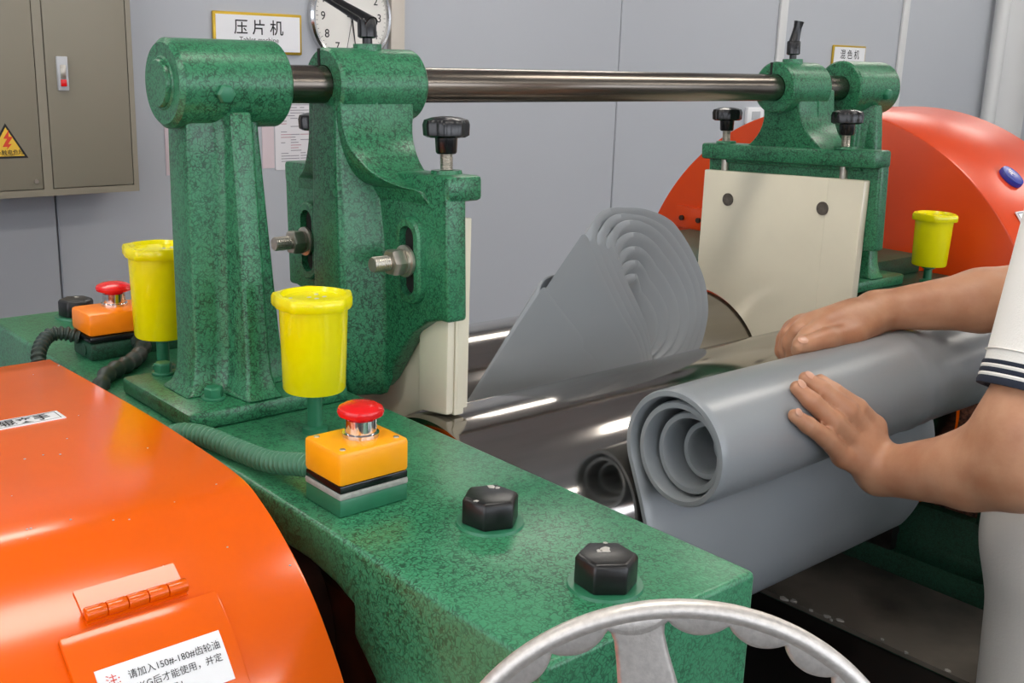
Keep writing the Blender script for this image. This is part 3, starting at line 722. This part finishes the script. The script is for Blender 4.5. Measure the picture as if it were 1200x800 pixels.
# join lead (up the front roll) and spiral smoothly
path = lead[:-2]+[tuple((np.array(lead[-2])+np.array(spi[1]))/2)]+spi[2:]
def ribbon(path, t, xa, xb, nx, xoff=lambda tau: 0.0, bulge=lambda x, tau: 0.0):
    P = np.array([p[:2] for p in path]); tau = [p[2] for p in path]; n = len(P)
    tan = np.gradient(P, axis=0); tan /= np.linalg.norm(tan, axis=1)[:, None]
    nor = np.c_[-tan[:, 1], tan[:, 0]]
    secs = []
    for j in range(nx+1):
        fx = j/nx; ring = []
        rnd = t*.28
        x_base = xa+(xb-xa)*fx
        for side in (1, -1):
            rng = range(n) if side == 1 else range(n-1, -1, -1)
            for i in rng:
                q = P[i]+nor[i]*(side*t/2+bulge(x_base, tau[i]))
                ring.append((x_base+xoff(tau[i])*(1-fx), q[0], q[1]))
        secs.append(ring)
    # rounded near lip: an inset first ring pushed out
    first = []
    for side in (1, -1):
        rng = range(n) if side == 1 else range(n-1, -1, -1)
        for i in rng:
            q = P[i]+nor[i]*(side*t*.30); first.append((xa-.008+xoff(tau[i]), q[0], q[1]))
    last = []
    for side in (1, -1):
        rng = range(n) if side == 1 else range(n-1, -1, -1)
        for i in rng:
            q = P[i]+nor[i]*(side*t*.30); last.append((xb+.008, q[0], q[1]))
    secs = [first]+secs+[last]
    g = G(); m = 2*n; v = [p for s_ in secs for p in s_]; f = []
    for j in range(len(secs)-1):
        for k in range(m):
            k2 = (k+1) % m; f.append((j*m+k, j*m+k2, (j+1)*m+k2, (j+1)*m+k))
    for j, base in ((0, 0), (1, (len(secs)-1)*m)):
        for i in range(n-1): f.append((base+i, base+i+1, base+m-2-i, base+m-1-i))
    return g.add(v, f)
def ridge(x, tau):
    fl = 0.0
    if tau > 1.0: return fl
    return fl-.005*math.exp(-((x-3.50)/.02)**2)-.003*math.exp(-((x-3.58)/.015)**2)+.0025*math.sin(x*9)*(tau < .8)*.4
xs_near = 2.36
obj(ribbon(lead[:-2]+spi[1:], T, xs_near, 4.03, 60, lambda tau: .013*tau**2, lambda x, tau: ridge(x, tau) if tau > .03 else 0.0), 'sheet', RUBBER, sh, sharp=50)

# cone of folded rubber standing in the nip
cn = thing('rubber_bundle', 'grey rubber sheet folded into a cone with many layered edges, standing between the rolls', 'rubber sheet', (2.9, YN, -.3))
FACE = [(2.742, .385), (2.772, .325), (2.818, .245), (2.90, .125), (2.975, .02), (3.015, -.07), (3.04, -.165), (3.13, -.195), (3.25, -.160), (3.335, -.095), (3.38, .0), (3.385, .076), (3.362, .16), (3.307, .245), (3.24, .322), (3.152, .395), (3.04, .448), (2.93, .476), (2.855, .482), (2.795, .468), (2.755, .435)]
fc_ = catmull([(a, b, 0) for a, b in FACE+FACE[:1]], 8)[:-1]; NFC = len(fc_)
HOLE = vec(3.13, .06)
APEX = vec(2.25, 2.85, -.29)
def bundle_pt(k, scale, s, y0):
    p = fc_[k % NFC]; x = HOLE[0]+(p[0]-HOLE[0])*scale*1.01; z = HOLE[1]+(p[1]-HOLE[1])*scale*(1.13 if p[1] > HOLE[1] else 1.04)
    base = vec(x, y0+.10*(z-.1), z)
    q = base+(APEX-base)*s
    return q
turns = 7.6; tt = .075
def bundle_layer(k0, k1, thick, s_of, ns=18, smax=.95, lip=True):
    """closed loop section (spiral ribbon between k0..k1 turns) swept towards the apex"""
    idx = list(range(int(k0*NFC), int(k1*NFC)+1))
    rings = []
    for s in [-1]+list(np.linspace(0, 1, ns)):
        ring = []; lipr = s < 0; s = max(s, 0)
        for side in (0, 1):
            seq = idx if side == 0 else idx[::-1]
            for i in seq:
                tau = i/NFC; w_i = min(max((HOLE[0]-.02-fc_[i % NFC][0])/.22, 0), 1); th_i = thick*min(1, .24/math.hypot(fc_[i % NFC][0]-HOLE[0], fc_[i % NFC][1]-HOLE[1])); th_i += (.074-th_i)*w_i; sc0 = scale_at(tau)-(th_i*(.72 if lipr else 1) if side else (th_i*.28 if lipr else 0))
                st = s_of(tau, min(max((HOLE[0]+.05-fc_[i % NFC][0])/.25, 0), 1)); ss = st+(smax-st)*s-(.012 if lipr else 0)
                wob = 0.0
                ring.append(bundle_pt(i, sc0, ss, 2.66+wob))
        rings.append(ring)
    m = len(rings[0]); n = len(idx); g = G(); v = [p for r in rings for p in r]; f = []
    for j in range(len(rings)-1):
        for k in range(m): k2 = (k+1) % m; f.append((j*m+k, j*m+k2, (j+1)*m+k2, (j+1)*m+k))
    for base in (0, (len(rings)-1)*m):
        for i in range(n-1): f.append((base+i, base+i+1, base+m-2-i, base+m-1-i))
    return g.add(v, f)
def scale_at(tau): return 1.0-.082*tau
obj(bundle_layer(0, turns, .036, lambda tau, w: max(w*.055*(1-tau/3), 0)+(1-w)*.010*tau+(.016*(tau-3)**1.2 if tau > 3 else 0), smax=.94), 'layered_roll', RUBBER, cn, sharp=48, bevel=0)
# outermost lap: a wider sheet edge that starts further back
rings = []
def lap(k, extra, s): 
    return bundle_pt(k, 1.0+extra, s, 2.66)
ks = list(range(NFC))
def s0(k):
    a = k/NFC; z = fc_[k][1]; return .21+.15*(z+.165)/.64+.022*math.exp(-((a-.17)/.012)**2)-.03*(.5+.5*math.tanh((.17-a)/.02))*(a < .4)
for extra, s in ((.004, None), (.05, 'a'), (.055, 'b')): pass
prof_l = [(.002, 0.0), (.026, .003), (.036, .014)]
rings = [[lap(k, ex_, s0(k)+ds) for k in ks] for ex_, ds in prof_l]
for s in np.linspace(.3, .96, 14): rings.append([lap(k, .036, s0(k)+.02+(.96-s0(k)-.02)*(s-.3)/.66) for k in ks])
obj(G().loft(rings, caps=False), 'outer_lap', RUBBER, cn, sharp=60)
# tail of the bundle squeezed flat in the nip
tail = [(2.34, -.44), (3.42, -.44), (3.50, -.13), (3.44, -.02), (3.30, .05), (2.9, .06), (2.6, -.06), (2.36, -.28)]
g = G().add([(x, YN-.012+(.03 if z > -.1 else 0), z) for x, z in tail]+[(x, YN+.012+(.03 if z > -.1 else 0), z) for x, z in tail], [tuple(range(8)), tuple(range(15, 7, -1))]+[(k, (k+1) % 8, 8+(k+1) % 8, 8+k) for k in range(8)])
obj(g, 'pinched_tail', RUBBER, cn, bevel=.004)

# ------------------------------------------------------------------ things on the back wall
cab = thing('electrical_cabinet', 'taupe steel electrical cabinet on the wall at the upper left', 'cabinet', (2.5, 8.75, -.168))
YC = 8.5
obj(G().box((1.2, YC+.03, -.168), (3.57, Y1, 2.6)), 'body', CABINET, cab, bevel=.01)
obj(G().box((1.2, YC, -.168), (3.57, YC+.031, -.118)).box((3.53, YC, -.118), (3.57, YC+.031, 2.6)).box((2.84, YC, -.118), (2.905, YC+.031, 2.6)), 'door_frame', CABINET, cab)
dr = obj(G().box((2.912, YC-.004, -.112), (3.524, YC+.03, 2.55)), 'door', CABINET, cab, bevel=.006)
dl = obj(G().box((1.3, YC-.004, -.112), (2.834, YC+.03, 2.55)), 'door', CABINET, cab, bevel=.006)
obj(G().box((2.905, YC+.012, -.118), (2.913, YC+.029, 2.6)).box((3.523, YC+.012, -.118), (3.531, YC+.029, 2.6)), 'door_gap', DARKGAP, cab)
lk = obj(G().box((2.985, YC-.03, .605), (3.065, YC-.003, .850)), 'door_latch', SWITCH_GREY, dr, bevel=.006)
obj(G().box((3.005, YC-.036, .69), (3.045, YC-.029, .79)), 'latch_lever', STEEL, dr, bevel=.004)
obj(G().box((3.003, YC-.036, .635), (3.047, YC-.029, .685)), 'latch_button', RED, dr, bevel=.004)
tri = [(2.475, .137), (2.715, .137), (2.595, .345)]
obj(G().prism([(2.45, .122), (2.74, .122), (2.595, .373)], 1, YC-.007, YC-.004), 'warning_sign', INK, dl)
obj(G().prism(tri, 1, YC-.008, YC-.006), 'warning_face', WARN, dl)
bolt = [(2.615, .325), (2.575, .265), (2.60, .262), (2.565, .205), (2.60, .205), (2.592, .185), (2.63, .225), (2.605, .225), (2.64, .275), (2.612, .278)]
obj(G().prism(bolt, 1, YC-.0095, YC-.0078), 'lightning_mark', INK_RED, dl)
text('当心触电危险', 'lettering', .040, (2.595, YC-.009, .165), (1, 0, 0), (0, 0, 1), INK, dl, bold=.01)
text('DANGER', 'lettering', .018, (2.61, YC-.009, .146), (1, 0, 0), (0, 0, 1), INK, dl)
obj(G().cyl((2.785, YC-.012, -.055), (2.785, YC-.003, -.055), .016, n=16), 'screw', STEEL, dl)

def wall_sign(x0, x1, z0, z1, label, zh, en, fs):
    t = thing('wall_sign', label, 'sign', ((x0+x1)/2, Y1, z0))
    obj(G().box((x0, Y1-.03, z0), (x1, Y1-.001, z1)), 'frame', GOLD, t, bevel=.012)
    f = obj(G().box((x0+.025, Y1-.034, z0+.025), (x1-.025, Y1-.028, z1-.025)), 'face', STICKER, t)
    text(zh, 'lettering', fs, ((x0+x1)/2, Y1-.0355, z0+(z1-z0)*.65), (1, 0, 0), (0, 0, 1), INK, f, bold=.008)
    text(en, 'lettering', fs*.46, ((x0+x1)/2, Y1-.0355, z0+(z1-z0)*.35), (1, 0, 0), (0, 0, 1), INK, f)
wall_sign(4.48, 5.34, .895, 1.245, 'white sign with gold border reading 压片机, left of the clock', '压 片 机', 'Tablet machine', .135)
wall_sign(13.74, 14.56, .88, 1.225, 'small white wall sign at the right, behind the far post', '混 色 机', 'Color mixer', .135)

ck = thing('wall_clock', 'round white wall clock with silver rim behind the lever', 'clock', (5.855, Y1, .81))
cc = vec(5.855, Y1, 1.25)
obj(G().lathe([(0, 0), (.44, 0), (.445, .02), (.44, .06), (.42, .075), (.40, .07), (.385, .04), (0, .04)], cc, (0, -1, 0), 72), 'rim', CHROME, ck)
cf = obj(G().lathe([(0, .041), (.385, .041), (.385, .044), (0, .044)], cc, (0, -1, 0), 64), 'face', CLOCK_FACE, ck)
for h in range(1, 13):
    a = math.radians(90-30*h); text(str(h), 'numeral', .105, cc+vec(.305*math.cos(a), -.046, .305*math.sin(a)), (1, 0, 0), (0, 0, 1), INK, cf, bold=.004)
g = G()
for m_ in range(60):
    a = math.radians(6*m_); d = vec(math.cos(a), 0, math.sin(a)); w = vec(-d[2], 0, d[0]); r0 = .365 if m_ % 5 else .355
    g.add([cc+vec(0, -.0455, 0)+d*r0-w*.002, cc+vec(0, -.0455, 0)+d*.378-w*.002, cc+vec(0, -.0455, 0)+d*.378+w*.002, cc+vec(0, -.0455, 0)+d*r0+w*.002], [(0, 1, 2, 3)])
obj(g, 'minute_marks', INK, cf)
def hand(deg, L, w, name, d0):
    a = math.radians(90-deg); d = vec(math.cos(a), 0, math.sin(a)); ww = vec(-d[2], 0, d[0]); o = cc+vec(0, -d0, 0)
    g = G(); v = [o-d*.05-ww*w, o+d*L-ww*w*.4, o+d*L+ww*w*.4, o-d*.05+ww*w]; v += [p+vec(0, -.004, 0) for p in v]
    g.add(v, [(3, 2, 1, 0), (4, 5, 6, 7), (0, 1, 5, 4), (1, 2, 6, 5), (2, 3, 7, 6), (3, 0, 4, 7)]); obj(g, name, INK, ck)
hand(172, .30, .008, 'minute_hand', .052); hand(100, .2, .010, 'hour_hand', .048); hand(192, .33, .003, 'second_hand', .058)
obj(G().cyl(cc+vec(0, -.044, 0), cc+vec(0, -.066, 0), .018, n=16), 'hand_pin', INK, ck)

def paper(x0, x1, z0, z1, label, m, lines=True, seed=1, ym=Y1):
    t = thing('paper_sheet', label, 'paper', ((x0+x1)/2, ym, z0))
    obj(G().box((x0, ym-.006, z0), (x1, ym-.001, z1)), 'sheet', m, t)
    if lines:
        rn = random.Random(seed); a = G(); b = G(); zc = z1-.06
        while zc > z0+.05:
            for cx in np.linspace(x0+.06, x1-.18, 4):
                if rn.random() < .75: (b if rn.random() < .3 and zc < (z0+z1)/2+.05 else a).box((cx, ym-.0075, zc), (cx+rn.uniform(.04, .12), ym-.006, zc+.007))
            zc -= .024
        obj(a, 'printed_lines', INK_GREY, t); obj(b, 'pink_lines', INK_PINK, t)
    return t
paper(5.06, 5.60, -.12, .66, 'printed white chart on the wall behind the near guide', PAPER, True, 4)
paper(4.93, 5.05, -.10, .60, 'pinkish sheet edge on the wall, just right of the near post', PAPER_PINK, False)
paper(4.02, 4.20, -.12, .50, 'pale sheet on the wall, just left of the near post', PAPER_PINK, False)
sb = thing('wall_socket', 'small white box on the wall above the far cover', 'socket', (12.06, Y1, .25))
obj(G().box((11.9, Y1-.06, .18), (12.24, Y1-.001, .39)), 'case', STICKER, sb, bevel=.015)
obj(G().box((11.98, Y1-.066, .23), (12.16, Y1-.059, .34)), 'socket_face', SWITCH_GREY, sb, bevel=.005)

# ------------------------------------------------------------------ the operator
def seg_sdf(P, a, b, ra, rb):
    a = np.asarray(a, float); b = np.asarray(b, float); ab = b-a; t = np.clip(((P-a) @ ab)/max(ab @ ab, 1e-12), 0, 1)
    return np.linalg.norm(P-a-t[..., None]*ab, axis=-1)-(ra+(rb-ra)*t)
def ell_sdf(P, c, r, Mx=None):
    q = P-np.asarray(c, float)
    if Mx is not None: q = q @ Mx
    r = np.asarray(r, float); k0 = np.linalg.norm(q/r, axis=-1); k1 = np.linalg.norm(q/(r*r), axis=-1)
    return k0*(k0-1)/np.maximum(k1, 1e-9)
def smin(a, b, k):
    h = np.clip(.5+.5*(b-a)/k, 0, 1); return b+(a-b)*h-k*h*(1-h)
def grid(lo, hi, h):
    ax = [np.arange(l, u+h, h) for l, u in zip(lo, hi)]
    return np.stack(np.meshgrid(*ax, indexing='ij'), -1).astype(np.float32), np.array(lo, float)
def surface_nets(F, lo, h):
    nx, ny, nz = F.shape; s = F < 0
    cor = [(i, j, k) for i in (0, 1) for j in (0, 1) for k in (0, 1)]
    cs = sum(s[i:nx-1+i, j:ny-1+j, k:nz-1+k].astype(np.int8) for i, j, k in cor)
    act = np.argwhere((cs > 0) & (cs < 8)); idx = -np.ones((nx-1, ny-1, nz-1), np.int64); idx[tuple(act.T)] = np.arange(len(act))
    val = {c: F[act[:, 0]+c[0], act[:, 1]+c[1], act[:, 2]+c[2]] for c in cor}
    acc = np.zeros((len(act), 3)); cnt = np.zeros(len(act))
    for c in cor:
        for ax in range(3):
            if c[ax]: continue
            d = list(c); d[ax] = 1; a = val[c]; b = val[tuple(d)]; m = (a < 0) != (b < 0)
            t = np.where(m, a/np.where(m, a-b, 1), 0); p = np.tile(np.array(c, float), (len(act), 1)); p[:, ax] += t
            acc[m] += p[m]; cnt[m] += 1
    V = lo+(act+acc/cnt[:, None])*h; faces = []
    for ax in range(3):
        o1, o2 = [a for a in range(3) if a != ax]
        sl0 = [slice(None)]*3; sl1 = [slice(None)]*3; sl0[ax] = slice(0, -1); sl1[ax] = slice(1, None)
        e = np.argwhere(s[tuple(sl0)] != s[tuple(sl1)]); e = e[(e[:, o1] > 0) & (e[:, o2] > 0) & (e[:, o1] < F.shape[o1]-1) & (e[:, o2] < F.shape[o2]-1)]
        q = []
        for d1, d2 in ((-1, -1), (0, -1), (0, 0), (-1, 0)):
            c = e.copy(); c[:, o1] += d1; c[:, o2] += d2; q.append(idx[tuple(c.T)])
        q = np.stack(q, 1)
        faces.append(q)
    return V, np.concatenate(faces)
def sdf_mesh(fn, lo, hi, h, g):
    P, o = grid(lo, hi, h); F = fn(P); V, Q = surface_nets(F, o, h)
    for _ in range(2):     # light smoothing
        acc = np.zeros_like(V); cnt = np.zeros(len(V))
        for a, b in ((0, 1), (1, 2), (2, 3), (3, 0)):
            np.add.at(acc, Q[:, a], V[Q[:, b]]); np.add.at(cnt, Q[:, a], 1); np.add.at(acc, Q[:, b], V[Q[:, a]]); np.add.at(cnt, Q[:, b], 1)
        V = V*.5+.5*acc/np.maximum(cnt, 1)[:, None]
    return g.add(V, [tuple(q) for q in Q.tolist()])

# joints (scene units)
EL, SL = vec(2.985, 1.20, -.045), vec(3.26, 1.20, .66)
WL = vec(3.03, 1.655, -.235)
ER, SRt = vec(3.96, 1.60, .235), vec(4.06, 1.13, .72)
WR = vec(3.53, 2.02, .145)
def arm_left(P):
    d = seg_sdf(P, SL, EL+vec(.012, 0, .10), .17, .128)
    d = smin(d, seg_sdf(P, EL+vec(.012, 0, .10), EL, .128, .112), .06)
    m = EL*.62+WL*.38+vec(.01, -.01, -.015)
    fa = smin(seg_sdf(P, EL, m, .116, .116), seg_sdf(P, m, WL, .114, .072), .03)
    d = smin(d, fa, .13)
    hand_c = vec(2.965, 1.695, -.16)
    M_ = {'p': vec(2.893, 1.706, -.168), 'r': vec(2.940, 1.698, -.135), 'm': vec(2.990, 1.697, -.115), 'i': vec(3.040, 1.699, -.102)}
    palm = seg_sdf(P, WL, hand_c, .066, .052)
    for k, r in (('p', .036), ('r', .038), ('m', .039), ('i', .037)):
        palm = smin(palm, seg_sdf(P, WL*.7+M_[k]*.3, M_[k], .046, r), .03)
    palm = smin(palm, seg_sdf(P, WL+vec(.03, .02, .03), vec(3.10, 1.735, -.145), .05, .036), .03)
    d = smin(d, palm, .035)
    fing = {'p': [(2.800, 1.722, -.098), (2.722, 1.737, -.047), (2.676, 1.757, -.013)], 'r': [(2.838, 1.725, -.055), (2.772, 1.768, .012), (2.750, 1.806, .046)],
            'm': [(2.900, 1.722, -.030), (2.836, 1.778, .034), (2.815, 1.822, .060)], 'i': [(2.958, 1.722, -.035), (2.892, 1.768, .018), (2.870, 1.806, .046)]}
    rad = {'p': (.033, .029, .026, .021), 'r': (.036, .032, .028, .023), 'm': (.037, .033, .029, .023), 'i': (.036, .032, .028, .023)}
    out = d
    for k in fing:
        pts = [M_[k]]+[vec(*q)+vec(-.002, -.007, .007) for q in fing[k]]; f = None
        for (a, b), (ra, rb) in zip(zip(pts, pts[1:]), zip(rad[k], rad[k][1:])):
            s_ = seg_sdf(P, a, b, ra, rb); f = s_ if f is None else smin(f, s_, .008)
        out = np.minimum(out, smin(d, f, .018))
    # thumb tucked along the index side of the palm, against the tube
    th_ = smin(seg_sdf(P, (3.09, 1.735, -.16), (3.065, 1.752, -.105), .036, .031), seg_sdf(P, (3.065, 1.752, -.105), (3.02, 1.765, -.065), .030, .024), .012)
    return np.minimum(out, smin(d, th_, .02))
def arm_right(P):
    d = seg_sdf(P, SRt, ER, .17, .125)
    m = ER*.6+WR*.4+vec(0, 0, .0)
    fa = smin(seg_sdf(P, ER, m, .118, .113), seg_sdf(P, m, WR, .108, .068), .03)
    d = smin(d, fa, .05)
    palm = seg_sdf(P, WR, vec(3.28, 2.07, .115), .066, .05)
    M_ = {'i': vec(3.245, 2.045, .122), 'm': vec(3.25, 2.095, .12), 'r': vec(3.26, 2.145, .102), 'p': vec(3.28, 2.185, .075)}
    for k in M_: palm = smin(palm, seg_sdf(P, WR*.65+M_[k]*.35, M_[k], .048, .038), .03)
    palm = smin(palm, seg_sdf(P, WR+vec(-.05, -.02, -.02), (3.30, 1.995, .080), .062, .050), .03)
    d = smin(d, palm, .035); out = d
    fing = {'i': [(3.155, 2.045, .103), (3.095, 2.03, .086), (3.052, 2.012, .074)], 'm': [(3.205, 2.115, .098), (3.195, 2.14, .05), (3.205, 2.13, .0)],
            'r': [(3.225, 2.165, .068), (3.22, 2.17, .018), (3.225, 2.155, -.02)], 'p': [(3.255, 2.20, .04), (3.245, 2.20, .0), (3.255, 2.185, -.03)]}
    for k in fing:
        pts = [M_[k]]+[vec(*q) for q in fing[k]]; f = None
        for (a, b), (ra, rb) in zip(zip(pts, pts[1:]), ((.036, .032), (.032, .028), (.028, .023))):
            s_ = seg_sdf(P, a, b, ra, rb); f = s_ if f is None else smin(f, s_, .008)
        out = np.minimum(out, smin(d, f, .018))
    th_ = smin(seg_sdf(P, (3.33, 1.995, .085), (3.18, 1.985, .100), .05, .038), seg_sdf(P, (3.18, 1.985, .100), (3.09, 1.995, .096), .036, .032), .015)
    th_ = smin(th_, seg_sdf(P, (3.09, 1.995, .096), (3.045, 2.0, .095), .031, .027), .01)
    return np.minimum(out, smin(d, th_, .02))
PC = vec(3.75, 1.24, -.42); CH = vec(3.74, 1.20, .38); NK = vec(3.76, 1.24, .86); HD = vec(3.84, 1.34, 1.20)
HIPS = [vec(3.55, 1.22, -.55), vec(3.95, 1.22, -.55)]; KN = [vec(3.57, 1.22, -1.55), vec(3.97, 1.20, -1.55)]; AN = [vec(3.57, 1.12, -2.48), vec(3.98, 1.10, -2.48)]
def torso(P, e=0.0):
    d = ell_sdf(P, CH, (.46+e, .27+e, .48+e))
    d = smin(d, seg_sdf(P, PC-vec(.17, 0, 0), PC+vec(.17, 0, 0), .25+e, .25+e), .18)
    d = smin(d, ell_sdf(P, (PC+CH)/2, (.38+e, .25+e, .45+e)), .12)
    return smin(d, seg_sdf(P, SL+vec(.06, 0, .02), SRt-vec(.06, 0, -.02), .17+e, .17+e), .12)
def legs(P, e=0.0, er=0.0):
    d = None
    for k in range(2):
        l = smin(seg_sdf(P, HIPS[k], KN[k], .215+e, .15+e+er), seg_sdf(P, KN[k], AN[k], .15+e+er, .085+e+er*2), .08)
        d = l if d is None else np.minimum(d, l)
    return d
def body(P):
    d = smin(torso(P), legs(P), .12)
    d = smin(d, seg_sdf(P, CH+vec(0, .02, .35), NK+vec(0, .06, .1), .15, .135), .08)
    hd = ell_sdf(P, HD, (.185, .235, .27)); hd = smin(hd, ell_sdf(P, HD+vec(0, .08, -.13), (.14, .16, .15)), .08)
    hd = smin(hd, seg_sdf(P, HD+vec(0, .215, .02), HD+vec(0, .275, -.06), .022, .036), .03)          # nose
    hd = smin(hd, ell_sdf(P, HD+vec(0, .215, -.145), (.06, .035, .022)), .015)                     # mouth
    for s in (-1, 1):
        hd = np.maximum(hd, -ell_sdf(P, HD+vec(s*.075, .245, .01), (.045, .03, .025)))              # eye sockets
        hd = smin(hd, ell_sdf(P, HD+vec(s*.192, -.01, -.02), (.025, .045, .07)), .012)              # ears
        hd = smin(hd, ell_sdf(P, HD+vec(s*.075, .215, .01), (.034, .030, .024)), .004)
    d = smin(d, hd, .06)
    for k in range(2): d = smin(d, seg_sdf(P, AN[k]+vec(0, 0, -.03), AN[k]+vec(0, .4, -.06), .08, .06), .05)
    return d
pg = G()
sdf_mesh(arm_left, (2.60, 1.0, -.40), (3.48, 1.95, .88), .0072, pg)
sdf_mesh(arm_right, (2.90, .92, -.10), (4.28, 2.30, .94), .0085, pg)
sdf_mesh(body, (3.05, .85, FZ-.02), (4.35, 1.85, 1.50), .028, pg)
man = obj(pg, 'person', SKIN, None, sharp=180, origin=(3.55, 1.2, FZ), flip=True)
tag(man, 'person in a white polo shirt with navy-striped cuffs, both hands on the rubber tube', 'person')
# clothes
def polo(P):
    d = torso(P, .035)
    a = SL+vec(0, 0, .03); hem = SL*.20+EL*.80+vec(.012, 0, .03)
    ax = unit(hem-a)
    sl = np.maximum(seg_sdf(P, a, hem+ax*.3, .205, .168), (P-hem) @ ax)
    hr = SRt*.36+ER*.64; axr = unit(hr-SRt)
    sr = np.maximum(seg_sdf(P, SRt+vec(0, 0, .03), hr+axr*.3, .205, .165), (P-hr) @ axr)
    d = smin(smin(d, sl, .05), sr, .05)
    return np.maximum(np.maximum(d, -(P[..., 2]+.62)), (P[..., 2]-.93))
pp = G(); sdf_mesh(polo, (2.75, .70, -.70), (4.45, 1.95, 1.05), .0165, pp)
shirt = obj(pp, 'polo_shirt', POLO, man, sharp=60)
hem = SL*.20+EL*.80+vec(.012, 0, .03); ax = unit(hem-(SL+vec(0, 0, .03)))
for k, (w, m) in enumerate(((.020, NAVY), (.010, POLO), (.014, NAVY), (.010, POLO), (.012, NAVY))):
    d0 = .012-[0, .020, .030, .044, .054][k]
    r = .186
    obj(G().lathe([(r-.02, d0-w), (r, d0-w), (r+.002, d0-w/2), (r, d0), (r-.02, d0), (r-.02, d0-w)], hem, ax, 48), 'cuff_stripe', m, shirt)
obj(G().lathe([(.182, -.004), (.190, 0), (.182, .004)], hem-ax*.085, ax, 48), 'cuff_seam', POLO, shirt)
hr = SRt*.36+ER*.64; axr = unit(hr-SRt)
for k, (w, m) in enumerate(((.020, NAVY), (.010, POLO), (.014, NAVY))):
    d0 = .012-[0, .020, .030][k]; obj(G().lathe([(.15, d0-w), (.175, d0-w), (.175, d0), (.15, d0), (.15, d0-w)], hr, axr, 40), 'cuff_stripe', m, shirt)
obj(G().lathe([(.155, -.02), (.175, -.01), (.19, .05), (.18, .06), (.15, .0)], NK+vec(0, -.01, .0), (0, .25, 1), 32), 'collar', NAVY, shirt)
def trousers(P):
    d = smin(legs(P, .045, .03), seg_sdf(P, PC-vec(.17, 0, 0), PC+vec(.17, 0, 0), .29, .29), .12)
    return np.maximum(np.maximum(d, P[..., 2]+.28), -(P[..., 2]+2.50))
tg = G(); sdf_mesh(trousers, (3.0, .80, -2.6), (4.15, 1.65, -.20), .022, tg); obj(tg, 'trousers', TROUSER, man, sharp=60)
for k in range(2):
    p = AN[k]; g = G(); sdf_mesh(lambda P: np.maximum(smin(seg_sdf(P, p+vec(0, -.03, -.02), p+vec(0, .42, -.05), .125, .105), seg_sdf(P, p, p+vec(0, 0, .08), .12, .125), .05), -(P[..., 2]-FZ-.004)), p+vec(-.2, -.25, -.2), p+vec(.2, .62, .2), .02, g)
    obj(g, 'shoe', SHOE, man)
hg = G(); sdf_mesh(lambda P: np.maximum(ell_sdf(P, HD+vec(0, -.01, .02), (.205, .25, .285)), -(P[..., 2]-HD[2]-.02+(P[..., 1]-HD[1])*-.55)), HD-.36, HD+.36, .018, hg); obj(hg, 'hair', HAIR, man)
def nail(c, d, nrm, w, l):
    d = unit(d); n_ = unit(np.asarray(nrm)-d*np.dot(nrm, d)); s_ = np.cross(n_, d)
    obj(G().sphere(c, 1.0, 14, (w, l, .004), np.stack([s_, d, n_], 1)), 'fingernail', NAIL, man)
nail((2.748, 1.783, .069), (-.3, .45, .45), (-.1, -.75, .62), .014, .017)
nail((2.811, 1.799, .082), (-.3, .5, .35), (-.1, -.65, .75), .014, .017)
nail((2.670, 1.733, .009), (-.7, .3, .5), (-.2, -.85, .5), .012, .015)
nail((3.042, 1.988, .117), (-.9, .05, -.1), (-.1, -.5, .85), .017, .022)
